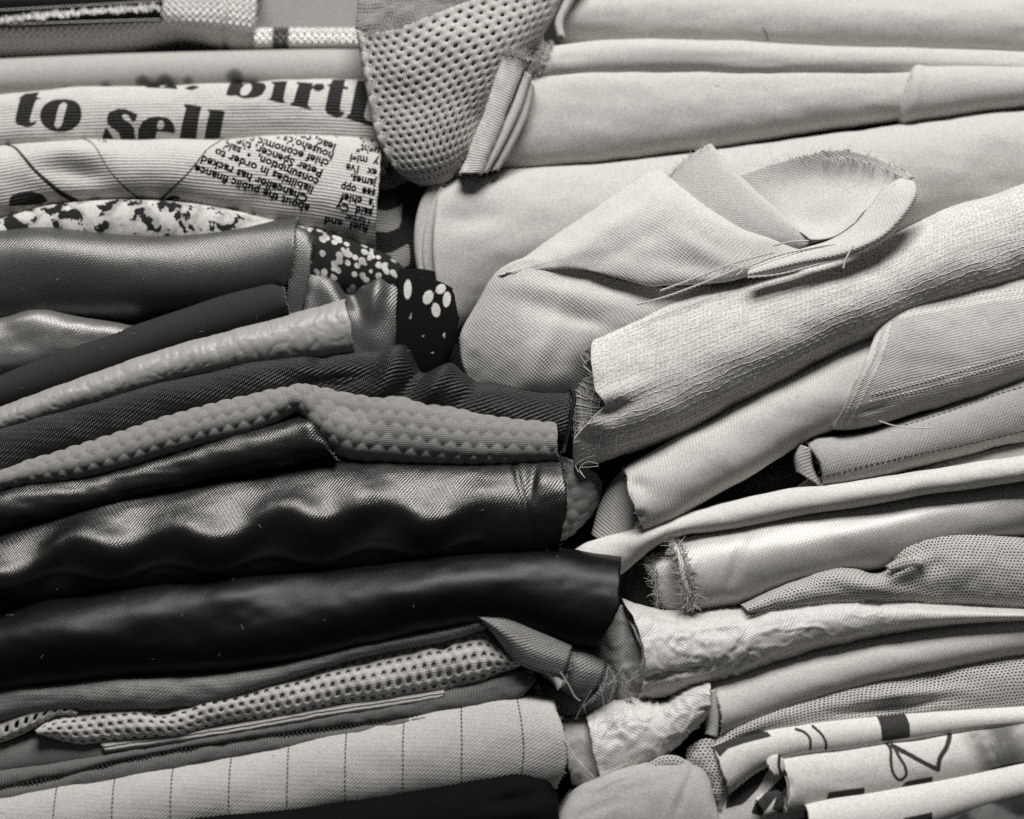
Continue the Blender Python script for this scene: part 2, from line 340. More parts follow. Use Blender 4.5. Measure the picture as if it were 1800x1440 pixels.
def roll_grid(top, bot, d=0.0, b=50.0, e=0.85, disp=None, back=260.0, step=6.0, nv=34, endr=0.0, endl=0.0, endl_fn=None, pinch=0.12, d2=None, skew=1.0, lift=0.0):
    """a folded length of cloth: top and bottom outlines, bulging b towards the viewer, both layers running back"""
    top = np.asarray(top, float); bot = np.asarray(bot, float)
    def run_on(q, lo, hi):
        if lo: q = np.vstack([q[0] + (q[0] - q[1]) / np.linalg.norm(q[0] - q[1]) * 240, q])
        if hi: q = np.vstack([q, q[-1] + (q[-1] - q[-2]) / np.linalg.norm(q[-1] - q[-2]) * 240])
        return q
    lo = top[0, 0] <= -50 and bot[0, 0] <= -50; hi = top[-1, 0] >= 1850 and bot[-1, 0] >= 1850
    top = run_on(top, lo, hi); bot = run_on(bot, lo, hi)
    L = max(clen(top)[-1], clen(bot)[-1]); nu = int(max(8, L / step))
    if len(top) == len(bot):
        par = (clen(top) + clen(bot)) / 2; q = np.linspace(0, par[-1], nu)
        a = hermite(top, par, q); c = hermite(bot, par, q); T1 = q / par[-1]
    else:
        a = curve(top, nu); c = curve(bot, nu); T1 = np.linspace(0, 1, nu)
    nb = 7; th = np.linspace(0, math.pi, nv)
    co = np.cos(th); s = 0.5 * (1 - np.sign(co) * np.abs(co) ** e); f = np.abs(np.sin(th)) ** e
    s = s ** skew
    ext = np.linspace(1, 0, nb + 1)[:-1] ** 1.5
    rows_s = np.concatenate([ext * pinch, s, (1 - ext * pinch)[::-1]])
    rows_y = np.concatenate([b + ext * back, b - b * f, (b + ext * back)[::-1]])
    rows_s[nb] = s[0]
    SSm, TT = np.meshgrid(rows_s, T1, indexing='ij')
    X = a[None, :, 0] * (1 - SSm) + c[None, :, 0] * SSm
    Y = a[None, :, 1] * (1 - SSm) + c[None, :, 1] * SSm
    dd = d + (0 if d2 is None else (d2 - d) * T1)
    Dm = rows_y[:, None] + dd + 0 * SSm if np.ndim(dd) == 0 else rows_y[:, None] + dd[None, :]
    bump = np.sin(np.pi * np.clip(SSm, 0, 1))
    if endr: X = X + endr * bump * np.clip((TT - 0.8) / 0.2, 0, 1) ** 2
    if endl: X = X - endl * bump * np.clip((0.2 - TT) / 0.2, 0, 1) ** 2
    if endl_fn is not None: X = X + endl_fn(SSm) * np.clip((0.10 - TT) / 0.10, 0, 1) ** 1.5
    sd = float(top[0, 0] + bot[-1, 1])                                       # cut ends are never quite straight
    X = X + 2.2 * fbm(SSm * 7, 0 * SSm + sd, 3, 3) * np.clip((TT - 0.96) / 0.04, 0, 1) - 2.2 * fbm(SSm * 7, 0 * SSm + sd + 9.5, 4, 3) * np.clip((0.04 - TT) / 0.04, 0, 1)
    fade = np.concatenate([1 - ext, np.ones(nv), (1 - ext)[::-1]])[:, None]
    dfn = None
    if disp is not None:
        dfn = lambda x, y, t, ss: disp(x, y, t, ss) * fade
    G = finish_grid(X, Y, Dm, d, dfn, TT, SSm)
    G.front = (nb, nb + nv); G.d = d
    return G

def sheet_grid(rows, depth, dn=None, disp=None, step=6.0):
    """a draped piece through rows of (x, y) with matching depth rows"""
    R = np.asarray(rows, float); Dp = np.asarray(depth, float)
    if Dp.ndim == 1: Dp = np.repeat(Dp[:, None], R.shape[1], 1)
    C = np.concatenate([R, Dp[..., None]], 2)                       # nr, nc, 3
    nr, nc = C.shape[:2]
    pu = np.mean([clen(C[i]) for i in range(nr)], 0); pv = np.mean([clen(C[:, j]) for j in range(nc)], 0)
    nu = int(max(8, pu[-1] / step)); nvv = int(max(8, pv[-1] / step))
    A = np.stack([hermite(C[i], pu, np.linspace(0, pu[-1], nu)) for i in range(nr)])
    B = np.stack([hermite(A[:, j], pv, np.linspace(0, pv[-1], nvv)) for j in range(nu)], 1)
    TT, SSm = np.meshgrid(np.linspace(0, 1, nu), np.linspace(0, 1, nvv))
    if dn is None: dn = float(Dp.mean())
    G = finish_grid(B[..., 0], B[..., 1], B[..., 2], dn, disp, TT, SSm)
    G.front = (0, nvv); G.d = dn
    return G

def uv_of(G):
    P = G.P / S
    du = np.linalg.norm(np.diff(P, axis=1), axis=2).mean(0); u = np.concatenate([[0], np.cumsum(du)])
    dv = np.linalg.norm(np.diff(P, axis=0), axis=2); v = np.concatenate([np.zeros((1, P.shape[1])), np.cumsum(dv, 0)])
    f0, f1 = G.front; mid = (f0 + f1) // 2
    v = v - v[mid:mid + 1]; u = u - np.interp(-60.0, G.X[mid], u) if G.X[mid, 0] < -60 else u
    return np.repeat(u[None], P.shape[0], 0) / 100.0, v / 100.0

class Thing:
    """one top-level object: an Empty at the base that parents its parts"""
    def __init__(s, name, label, cat, group=None):
        s.e = bpy.data.objects.new(name, None); COL.objects.link(s.e); s.e.empty_display_size = 0.01
        s.e['label'] = label; s.e['category'] = cat
        if group: s.e['group'] = group
        s.loc = None
    def base(s, pts):
        if s.loc is None:
            s.loc = np.array([pts[:, 0].mean(), pts[:, 1].min(), pts[:, 2].min()]); s.e.location = Vector(s.loc)
    def mesh(s, name, V, F, mat, parent=None, uv=None, ink=None, smooth=True, solid=0.0, kind=None, label=None):
        V = np.asarray(V, float); s.base(V)
        me = bpy.data.meshes.new(name); me.from_pydata((V - s.loc).tolist(), [], F if isinstance(F, list) else F.tolist()); me.update()
        if uv is not None:
            lay = me.uv_layers.new(name='UVMap'); li = np.zeros(len(me.loops), np.int32); me.loops.foreach_get('vertex_index', li)
            lay.data.foreach_set('uv', np.asarray(uv, np.float32)[li].ravel())
        if ink is not None:
            at = me.attributes.new('ink', 'FLOAT', 'POINT'); at.data.foreach_set('value', np.asarray(ink, np.float32).ravel())
        if smooth: me.polygons.foreach_set('use_smooth', [True] * len(me.polygons))
        me.materials.append(MAT[mat] if isinstance(mat, str) else mat)
        o = bpy.data.objects.new(name, me); COL.objects.link(o)
        if parent is None: o.parent = s.e
        else: o.parent = parent
        if solid:
            md = o.modifiers.new('thickness', 'SOLIDIFY'); md.thickness = solid * S; md.offset = -1.0; md.use_rim = True
        if kind: o['kind'] = kind
        if label: o['label'] = label
        return o
    def grid(s, name, G, mat, ink=None, solid=2.5, parent=None, label=None):
        nv, nu = G.P.shape[:2]; idx = np.arange(nv * nu).reshape(nv, nu)
        a, b2, c, d = idx[:-1, :-1], idx[:-1, 1:], idx[1:, 1:], idx[1:, :-1]
        F = np.stack([a, b2, c, d], -1).reshape(-1, 4)
        if G.flip: F = F[:, ::-1]
        u, v = uv_of(G); inkv = None
        if ink is not None:
            q = ink(G.X, G.Y); f0, f1 = G.front
            q[:max(f0 - 2, 0)] = 50; q[f1 + 2:] = 50; inkv = q.ravel()
        return s.mesh(name, G.P.reshape(-1, 3), F, mat, parent, np.stack([u.ravel(), v.ravel()], 1), inkv, True, solid, None, label)
    def roll(s, name, top, bot, mat, ink=None, solid=2.5, parent=None, inner=0, label=None, inner_mat=None, **kw):
        G = roll_grid(top, bot, **kw); o = s.grid(name, G, mat, ink, solid, parent, label)
        for i in range(inner):                                    # further folds of the same cloth inside
            q = 0.16 + 0.17 * i; t2, b2 = np.asarray(top, float), np.asarray(bot, float)
            if len(t2) != len(b2): t2, b2 = curve(t2, 12), curve(b2, 12)
            k2 = dict(kw); k2.pop('disp', None); k2['b'] = kw.get('b', 50) * (1 - 1.6 * q); k2['d'] = kw.get('d', 0) + kw.get('b', 50) * 1.6 * q; k2['step'] = 14; k2['nv'] = 12
            k2['endr'] = kw.get('endr', 0) * 0.8; k2['endl'] = kw.get('endl', 0) * 0.8
            if 'd2' in kw and kw['d2'] is not None: k2['d2'] = kw['d2'] + kw.get('b', 50) * 1.6 * q
            s.grid('inner_layer', roll_grid(t2 * (1 - q) + b2 * q, b2 * (1 - q) + t2 * q, **k2), inner_mat or mat, (lambda X, Y: X * 0 + 50) if ink is not None else None, solid)
        s.G = G; return o
    def sheet(s, name, rows, depth, mat, ink=None, solid=2.0, parent=None, label=None, **kw):
        G = sheet_grid(rows, depth, **kw); o = s.grid(name, G, mat, ink, solid, parent, label); s.G = G; return o

class Tubes:
    def __init__(s): s.V = []; s.F = []; s.n = 0
    def add(s, pts, r, sides=4, taper=1.0):
        p = np.asarray(pts, float); m = len(p); t = np.gradient(p, axis=0); t /= np.maximum(np.linalg.norm(t, axis=1, keepdims=True), 1e-12)
        a = np.cross(t, np.array([0.13, 1.0, 0.21])); a /= np.maximum(np.linalg.norm(a, axis=1, keepdims=True), 1e-9); b = np.cross(t, a)
        rr = r * np.linspace(1, taper, m)
        for j in range(sides):
            an = TAU * j / sides
            s.V.append(p + (a * math.cos(an) + b * math.sin(an)) * rr[:, None])
        base = s.n
        for j in range(sides):
            j2 = (j + 1) % sides
            for i in range(m - 1):
                s.F.append((base + j * m + i, base + j2 * m + i, base + j2 * m + i + 1, base + j * m + i + 1))
        s.n += m * sides
    def build(s, thing, name, mat, parent=None, kind=None, label=None):
        if not s.V: return
        return thing.mesh(name, np.concatenate(s.V), s.F, mat, parent, None, None, True, 0, kind, label)

def thread_pts(pts, d, n=30, wig=0.0, seed=0):
    p = np.asarray(pts, float)
    if p.shape[1] == 2: p = np.concatenate([p, np.full((len(p), 1), d)], 1)
    q = curve(p, n)
    if wig:
        q = q + wig * np.stack([vnoise(np.arange(n) * 0.35, 0 * np.arange(n) + i * 7.3, seed) for i in range(3)], 1)
    return px2w(q[:, 0], q[:, 1], q[:, 2], d if np.isscalar(d) else 0)
def loose_thread(thing, pts, d, r=1.0, mat='fray', wig=0.0, name='loose_thread', n=30):
    t = Tubes(); t.add(thread_pts(pts, d, n, wig, len(pts)), r * S); return t.build(thing, name, mat)

def fray_edge(thing, edge, direction, length, n, mat='fray', r=0.55, spread=0.5, name='frayed_edge', seed=1, curl=0.4):
    """short fibres standing off an edge (edge: world points; direction: world vector)"""
    rg = np.random.default_rng(seed); t = Tubes(); E = np.asarray(edge)
    dirv = np.asarray(direction, float); dirv = dirv / np.linalg.norm(dirv)
    for i in range(n):
        a = rg.random() * (len(E) - 1.001); k = int(a); p = E[k] + (E[k + 1] - E[k]) * (a - k)
        dv = dirv + rg.normal(0, spread, 3); dv /= np.linalg.norm(dv); L = length * S * (0.4 + rg.random())
        bend = rg.normal(0, curl, 3); q = np.linspace(0, 1, 5)[:, None]
        t.add(p - dv * 2 * S + dv * q * L + bend * q * q * L, r * S, 3, 0.5)
    return t.build(thing, name, mat, kind='stuff')

def lint(thing, G, n, mat, seed, r=0.28, L=5.5):
    """stray fluff lying on a cloth"""
    rg = np.random.default_rng(seed); t = Tubes(); f0, f1 = G.front; P = G.P
    cols = [j for j in range(P.shape[1]) if -40 < G.X[(f0 + f1) // 2, j] < 1840]
    for i in range(n):
        j = cols[rg.integers(0, len(cols))]; a = rg.integers(f0 + (f1 - f0) // 8, f0 + int((f1 - f0) * 0.7)); p = P[a, j]; nn = G.N[a, j]
        d1 = np.cross(nn, rg.normal(0, 1, 3)); d1 /= np.linalg.norm(d1); d2 = np.cross(nn, d1); q = np.linspace(0, 1, 6)[:, None]; l = L * rg.uniform(0.3, 1.3) * S; c = rg.normal(0, 0.8)
        t.add(p + nn * (0.8 + 2.0 * q * (1 - q) * rg.random()) * S + d1 * q * l + d2 * c * q * q * l, r * S, 3)
    return t.build(thing, 'lint', mat, kind='stuff')

def hex_mesh(thing, name, G, mat, pitch=17.0, hole=0.30, solid=2.0, rng=None, parent=None):
    """cloth with real holes laid out in a hexagonal grid over the surface G"""
    P = G.P; f0, f1 = (0, P.shape[0]); Pp = P / S
    du = np.linalg.norm(np.diff(Pp, axis=1), axis=2).mean(0); u = np.concatenate([[0], np.cumsum(du)])
    dv = np.linalg.norm(np.diff(Pp, axis=0), axis=2).mean(1); v = np.concatenate([[0], np.cumsum(dv)])
    if rng is not None: vlo, vhi = v[rng[0]], v[min(rng[1], len(v) - 1)]
    else: vlo, vhi = v[0], v[-1]
    ph = pitch * math.sqrt(3) / 2; R = pitch / math.sqrt(3)
    ang = np.arange(12) * math.pi / 6 + math.pi / 6
    rad = np.where(np.arange(12) % 2 == 0, R, R * math.cos(math.pi / 6))
    key = {}; UVs = []; F = []
    def vert(a, b):
        a = min(max(a, 0), u[-1]); b = min(max(b, vlo), vhi); k2 = (round(a * 4), round(b * 4))
        if k2 not in key: key[k2] = len(UVs); UVs.append((a, b))
        return key[k2]
    j = 0; y = vlo
    while y < vhi + R:
        x = (pitch / 2 if j % 2 else 0.0)
        while x < u[-1] + R:
            hr = pitch * hole * (0.9 + 0.2 * random.random()); ox, oy = random.gauss(0, 0.5), random.gauss(0, 0.5)
            o = [vert(x + rad[k2] * math.cos(ang[k2]), y + rad[k2] * math.sin(ang[k2])) for k2 in range(12)]
            edge = x < R or x > u[-1] - R or y < vlo + R or y > vhi - R
            if edge:
                f = list(dict.fromkeys(o))
                if len(f) > 2: F.append(tuple(f))
            else:
                i2 = [vert(x + ox + hr * math.cos(a), y + oy + hr * math.sin(a)) for a in ang]
                for k2 in range(12):
                    f = list(dict.fromkeys((o[k2], o[(k2 + 1) % 12], i2[(k2 + 1) % 12], i2[k2])))
                    if len(f) > 2: F.append(tuple(f))
            x += pitch
        y += ph; j += 1
    UVa = np.array(UVs); fi = np.interp(UVa[:, 0], u, np.arange(len(u))); fj = np.interp(UVa[:, 1], v, np.arange(len(v)))
    i0 = np.clip(fi.astype(int), 0, len(u) - 2); j0 = np.clip(fj.astype(int), 0, len(v) - 2); a = (fi - i0)[:, None]; b = (fj - j0)[:, None]
    V = (P[j0, i0] * (1 - a) * (1 - b) + P[j0, i0 + 1] * a * (1 - b) + P[j0 + 1, i0] * (1 - a) * b + P[j0 + 1, i0 + 1] * a * b)
    if G.flip: F = [f[::-1] for f in F]
    return thing.mesh(name, V, F, mat, parent, UVa / 100.0, None, True, solid)

def thread_weave(thing, name, G, mat, pu=10.0, pv=10.0, r=1.0, wob=2.5, off=0.0, seed=0, rows=None):
    """open weave: single threads laid over the surface G in both directions"""
    P = G.P + G.N * off * S; Pp = P / S; f0, f1 = rows or G.front
    du = np.linalg.norm(np.diff(Pp, axis=1), axis=2).mean(0); u = np.concatenate([[0], np.cumsum(du)])
    dv = np.linalg.norm(np.diff(Pp, axis=0), axis=2).mean(1); v = np.concatenate([[0], np.cumsum(dv)])
    def at(a, b):
        a = np.clip(a, 0, u[-1]); b = np.clip(b, v[f0], v[f1 - 1])
        fi = np.interp(a, u, np.arange(len(u))); fj = np.interp(b, v, np.arange(len(v)))
        i0 = np.clip(fi.astype(int), 0, len(u) - 2); j0 = np.clip(fj.astype(int), 0, len(v) - 2); x = (fi - i0)[:, None]; y = (fj - j0)[:, None]
        n_ = G.N[j0, i0]
        return (P[j0, i0] * (1 - x) * (1 - y) + P[j0, i0 + 1] * x * (1 - y) + P[j0 + 1, i0] * (1 - x) * y + P[j0 + 1, i0 + 1] * x * y), n_
    rg = np.random.default_rng(seed); t = Tubes(); b = v[f0]; k = 0
    while b < v[f1 - 1]:
        a = np.arange(0, u[-1], 5.0); w = wob * (fbm(a / 34, 0 * a + k * 3.7, seed) + 0.4 * vnoise(a / 9, 0 * a + k * 1.9, seed + 5))
        p, n_ = at(a, b + w); p = p + n_ * (0.25 * np.sin(a * math.pi / pu + k * math.pi) * S)[:, None]
        t.add(p, r * S * rg.uniform(0.55, 1.25), 3); b += pv * rg.uniform(0.55, 1.45); k += 1
    a0 = 2.0
    while a0 < u[-1]:
        b = np.arange(v[f0], v[f1 - 1], 5.0); w = wob * (fbm(b / 34, 0 * b + k * 3.7, seed + 9) + 0.4 * vnoise(b / 9, 0 * b + k * 1.9, seed + 15))
        p, n_ = at(a0 + w, b); p = p + n_ * (0.25 * np.cos(b * math.pi / pv + k * math.pi) * S)[:, None]
        t.add(p, r * S * rg.uniform(0.55, 1.25), 3); a0 += pu * rg.uniform(0.55, 1.45); k += 1
    return t.build(thing, name, mat, kind='stuff')

def ray_to(G):
    nv, nu = G.P.shape[:2]; f0, f1 = G.front
    P = G.P[f0:f1].reshape(-1, 3); n2 = f1 - f0; idx = np.arange(n2 * nu).reshape(n2, nu)
    F = np.stack([idx[:-1, :-1], idx[:-1, 1:], idx[1:, 1:], idx[1:, :-1]], -1).reshape(-1, 4).tolist()
    bvh = BVHTree.FromPolygons([Vector(p) for p in P], F); org = Vector((0, -CAMD * S, 0))
    def hit(x, y, off=0.8):
        tgt = Vector(((x - 900) * S, 0, (720 - y) * S)); dr = (tgt - org).normalized()
        loc, nrm, i, dist = bvh.ray_cast(org, dr)
        return None if loc is None else np.array(loc - dr * off * S)
    return hit

def printed_line(thing, text, hit, at, ang, size, mat='ink', parent=None, bold=0.014, length=None):
    """a line of print laid on the cloth: at = start of the baseline, ang = its direction"""
    cu = bpy.data.curves.new('printed_line', 'FONT'); cu.body = text; cu.size = 1.0; cu.offset = bold; cu.resolution_u = 2
    ob = bpy.data.objects.new('printed_line', cu); COL.objects.link(ob)
    dg = bpy.context.evaluated_depsgraph_get(); me = ob.evaluated_get(dg).to_mesh()
    co = [v.co.copy() for v in me.vertices]; fs = [tuple(p.vertices) for p in me.polygons]
    ob.evaluated_get(dg).to_mesh_clear(); bpy.data.objects.remove(ob); bpy.data.curves.remove(cu)
    squash = 1.0 if length is None else length / (size * max(v.x for v in co))
    c, s_ = math.cos(math.radians(ang)), math.sin(math.radians(ang)); V = []; ok = []
    for v in co:
        x, y = v.x * size * squash, v.y * size
        p = hit(at[0] + x * c + y * s_, at[1] + x * s_ - y * c); ok.append(p is not None); V.append(p if p is not None else np.zeros(3))
    fs = [f for f in fs if all(ok[i] for i in f)]
    used = sorted({i for f in fs for i in f})
    if not used: return
    mp = {o: n for n, o in enumerate(used)}
    thing.mesh('printed_line', np.array([V[i] for i in used]), [tuple(mp[i] for i in f) for f in fs], mat, parent, None, None, False)

def stitch_row(thing, pts, hit, dash=6.0, gap=4.0, r=0.9, mat='stitch', name='stitching', n=400):
    q = curve(pts, n); L = clen(q); t = Tubes(); x = 0.0
    while x < L[-1] - dash:
        seg = []
        for k in range(4):
            z = x + dash * k / 3; i = np.searchsorted(L, z); p = q[min(i, n - 1)]; h = hit(p[0], p[1], 0.3)
            if h is not None: seg.append(h)
        if len(seg) == 4: t.add(np.array(seg), r * S, 4)
        x += dash + gap
    return t.build(thing, name, mat, kind='stuff')

# ------------------------------------------------------------------ the shelf that carries the two piles, and an added panel behind
def struct_box(name, x0, x1, d0, d1, y0, y1):
    v = np.array([[(x - 900) * S, d * S, (720 - y) * S] for x in (x0, x1) for d in (d0, d1) for y in (y0, y1)])
    f = [(0, 1, 3, 2), (4, 6, 7, 5), (0, 4, 5, 1), (2, 3, 7, 6), (0, 2, 6, 4), (1, 5, 7, 3)]
    me = bpy.data.meshes.new(name); me.from_pydata(v.tolist(), [], f); me.materials.append(MAT['shelf'])
    o = bpy.data.objects.new(name, me); COL.objects.link(o); o['kind'] = 'structure'
struct_box('floor', -700, 2500, -600, 700, 1545, 1600)
struct_box('light_block_panel', -700, 2500, 640, 690, -500, 1544)  # added dark panel that stops light leaking in from behind the piles
# ------------------------------------------------------------------ left pile, from the top down
FAB = 'fabric'
# pale woven silver cloth with the black patent band
t = Thing('silver_cloth', 'dull silver woven cloth wearing a glossy black stitched band', FAB)
t.roll('front_fold', [(-60, -70), (120, -70), (300, -66), (392, -62), (450, -48)], [(-60, 96), (120, 90), (300, 82), (392, 80), (452, 82)], 'silver', d=190, b=70, inner=2, e=0.92,
       disp=lambda X, Y, T, s: 10 * gauss(X, Y, 330, 30, 40, 30) - 22 * gauss(X, Y, 310, 74, 60, 22) - 6 * np.exp(-((X - 392) / 4) ** 2))
band = t.roll('black_band', [(-60, -12), (100, -16), (200, -18), (283, -20)], [(-60, 51), (100, 46), (200, 41), (283, 37)], 'vinyl_black', d=172, b=12, e=0.6, back=40, solid=4)
hit = ray_to(t.G); z = Tubes()
for k in range(75):
    x = -10 + k * 3.9; y0 = 36 - 24 * (x / 280.0) ** 0.8 if x > 0 else 36
    p = [hit(x + dx + random.gauss(0, 1), y0 + dy * random.uniform(0.4, 1.5) + random.gauss(0, 1.2), 1.5) for dx, dy in ((-3, 5), (0, -5), (3, 5))]
    if all(q is not None for q in p): z.add(np.array(p), random.uniform(1.3, 3.0) * S, 4)
z.build(t, 'stitching', 'silver_thread', parent=band, kind='stuff')
for ya, yb in ((18, 2), (43, 34)):
    z = Tubes(); p = [hit(x, ya + (yb - ya) * x / 280, 0.5) for x in np.linspace(-15, 281, 30)]
    z.add(np.array([q for q in p if q is not None]), 0.8 * S); z.build(t, 'piping', 'silver_thread', parent=band)

t = Thing('grey_backing_cloth', 'smooth mid grey cloth seen behind the silver cloth and the cream mesh', FAB)
t.roll('front_fold', [(380, -80), (560, -80), (740, -80)], [(380, 100), (560, 100), (740, 100)], 'back_grey', d=330, b=30)

t = Thing('silver_ribbon', 'narrow bright metallic woven strip with one dark block', FAB)
t.roll('front_fold', [(449, 46), (540, 46), (660, 46)], [(447, 82), (540, 82), (660, 82)], 'silver_ink', d=200, b=26, e=0.6, inner=1, step=3,
       ink=lambda X, Y: sd_poly(X, Y, [(479, 40), (508, 40), (507, 90), (478, 90)]))

t = Thing('plain_cotton_cloth', 'plain pale cotton fold lying on top of the newspaper print', FAB)
def blots(X, Y):
    d = X * 0 + 60
    for x, y, r in ((150, 158, 8), (185, 152, 9), (250, 143, 12), (290, 142, 13), (330, 142, 8), (412, 134, 14), (420, 146, 12), (115, 158, 6)):
        d = np.minimum(d, np.hypot(X - x, (Y - y) * 1.1) - r)
    return d
t.roll('front_fold', [(-60, 100), (180, 89), (400, 83), (560, 80), (690, 80)], [(-60, 176), (180, 166), (400, 160), (560, 158), (690, 156)], 'plain_ink', ink=blots, d=110, b=52, inner=2, e=0.95, step=4)

# newspaper print cloth: two folds of one piece
def c2(pts): return [(x / 4.5, y / 4.5 + 120) for x, y in pts]
def c3(pts): return [(x / 4.5 + 360, y / 4.5 + 100) for x, y in pts]
GLYPH = [  # outer outline, counter
    (c2([(290, 160), (170, 175), (150, 210), (122, 213), (145, 228), (118, 410), (130, 445), (180, 460), (215, 468), (265, 458), (297, 418), (285, 414), (262, 432), (238, 425), (235, 400), (275, 237), (315, 236), (315, 224), (272, 213)]), None),
    (smooth_poly(c2([(500, 240), (580, 252), (630, 300), (645, 370), (625, 440), (560, 490), (480, 503), (400, 490), (335, 440), (315, 380), (330, 310), (390, 255)]), 4),
     smooth_poly(c2([(495, 266), (522, 280), (518, 330), (500, 400), (485, 455), (462, 476), (438, 462), (442, 400), (455, 330), (472, 282)]), 4)),
    (c2([(845, 400), (860, 350), (930, 322), (1000, 325), (1050, 350), (1070, 356), (1088, 358), (1078, 410), (1060, 430), (1042, 420), (1018, 380), (990, 360), (962, 368), (975, 400), (1030, 435), (1062, 475), (1068, 560), (950, 560), (935, 505), (880, 470), (850, 440)]), None),
    (c2([(800, 560), (838, 460), (860, 495), (900, 560)]), None),
    (c2([(1085, 560), (1092, 480), (1130, 420), (1190, 388), (1250, 380), (1330, 395), (1375, 440), (1388, 505), (1380, 512), (1238, 500), (1225, 560)]), smooth_poly(c2([(1240, 475), (1252, 430), (1275, 410), (1296, 430), (1296, 465), (1285, 478)]), 4)),
    (c2([(1450, 275), (1595, 298), (1580, 350), (1550, 560), (1415, 560), (1440, 440), (1470, 312), (1452, 298)]), None),
    (c2([(1638, 318), (1780, 340), (1765, 400), (1735, 560), (1610, 560), (1640, 420), (1657, 347), (1638, 340)]), None),
    (c3([(190, 150), (285, 150), (280, 195), (330, 175), (400, 182), (462, 200), (478, 240), (450, 300), (390, 325), (300, 328), (240, 300), (200, 305), (160, 295), (168, 250)]), smooth_poly(c3([(285, 220), (310, 195), (345, 195), (360, 230), (342, 280), (310, 300), (282, 295), (272, 260)]), 4)),
    (c3([(510, 192), (645, 190), (630, 270), (620, 350), (650, 366), (648, 380), (490, 342), (492, 328), (520, 325), (530, 280), (540, 215), (512, 206)]), None),
    (c3([(715, 195), (848, 205), (842, 240), (870, 208), (930, 210), (942, 245), (915, 272), (870, 270), (850, 250), (835, 265), (825, 340), (812, 390), (845, 405), (838, 425), (670, 385), (675, 370), (700, 362), (708, 330), (735, 220), (712, 210)]), None),
    (c3([(1000, 172), (1105, 166), (1095, 230), (1135, 243), (1132, 262), (1090, 256), (1070, 400), (1075, 436), (1110, 436), (1090, 472), (1040, 485), (970, 455), (950, 420), (978, 260), (985, 238), (955, 225), (958, 214), (990, 216)]), None),
    (c3([(1200, 172), (1330, 172), (1330, 290), (1290, 330), (1260, 470), (1275, 500), (1345, 520), (1345, 560), (1110, 487), (1115, 470), (1148, 462), (1178, 300)]), None),
    (c2([(1090, 100), (1225, 100), (1260, 132), (1310, 100), (1370, 110), (1398, 150), (1330, 140), (1280, 138), (1150, 132)]), None),
    (smooth_poly(c2([(1440, 140), (1500, 120), (1562, 140), (1500, 163)]), 6), None),
]
def news_big(X, Y):
    d = X * 0 + 60.0
    for o, h in GLYPH:
        q = sd_poly(X, Y, o)
        if h is not None: q = np.maximum(q, -sd_poly(X, Y, h))
        d = np.minimum(d, q)
    return d
def news_lines(X, Y):
    d = sd_line(X, Y, c2([(-60, 560), (0, 575), (80, 605), (170, 690), (260, 790), (370, 900), (470, 990), (600, 1060)]), 1.4, 5.0)
    d = np.minimum(d, sd_line(X, Y, c2([(600, 520), (640, 545), (700, 585), (780, 680), (850, 790), (930, 890), (1080, 1020), (1140, 1060)]), 1.3, 2.0))
    d = np.minimum(d, sd_line(X, Y, c2([(1230, 1050), (1300, 1000), (1380, 930), (1480, 840), (1560, 740), (1640, 620), (1740, 525)]), 2.0, 1.2))
    d = np.minimum(d, sd_poly(X, Y, c2([(60, 1090), (75, 1020), (150, 985), (240, 980), (330, 1010), (370, 1060), (300, 1090)])))
    d = np.minimum(d, sd_line(X, Y, c2([(1310, 1040), (1360, 1015), (1400, 1020)]), 4.0, 3.0))
    return d
t = Thing('newspaper_print_cloth', 'ribbed white cloth printed with black newspaper headlines and columns', FAB)
t.roll('upper_fold', [(-60, 164), (0, 156), (120, 149), (240, 145), (400, 141), (500, 138), (600, 136), (690, 136)], [(-60, 272), (0, 266), (120, 262), (240, 258), (400, 258), (500, 260), (600, 266), (690, 276)],
       'news', ink=news_big, d=58, b=42, e=0.98, step=3.2, nv=46, disp=lambda X, Y, T, s: 4 * fbm(X / 140, Y / 60, 3))
t.roll('lower_fold', [(-60, 256), (0, 248), (60, 241), (160, 238), (300, 238), (400, 237), (480, 232), (560, 229), (640, 234), (672, 242)],
       [(-60, 398), (0, 384), (60, 368), (160, 356), (260, 354), (350, 366), (440, 384), (520, 404), (590, 424), (656, 440)], 'news', ink=news_lines, d=18, b=58, e=0.98, step=3.2, nv=60, inner=2,
       disp=lambda X, Y, T, s: 4 * fbm(X / 150, Y / 70, 5) - 16 * gauss(X, Y, 130, 300, 70, 26, 10) + 9 * gauss(X, Y, 120, 268, 60, 16) - 8 * gauss(X, Y, 40, 330, 40, 30) + 5 * gauss(X, Y, 300, 290, 60, 40))
hit = ray_to(t.G)
LN = [('about the public finance', (545, 369), (344, 297)), ('Chancellor has racked', (543, 352), (356, 281)), ('liabilities in order to', (553, 336), (380, 268)),
      ('consumption,  \u2022  said', (562, 323), (396, 256)), ('Peter Spencer, the Ite', (569, 307), (390, 240)), ('chief economic adv', (580, 290), (420, 238)), ('households to', (588, 277), (478, 236)),
      ('lead, conti', (592, 262), (508, 232)), ('heali', (600, 241), (556, 230))]
for tx, a, b in LN:
    L = math.hypot(b[0] - a[0], b[1] - a[1]); ang = math.degrees(math.atan2(b[1] - a[1], b[0] - a[0]))
    a2 = (a[0], a[1] - 8)
    printed_line(t, tx, hit, a2, ang, 20.5, length=L, bold=0.03)
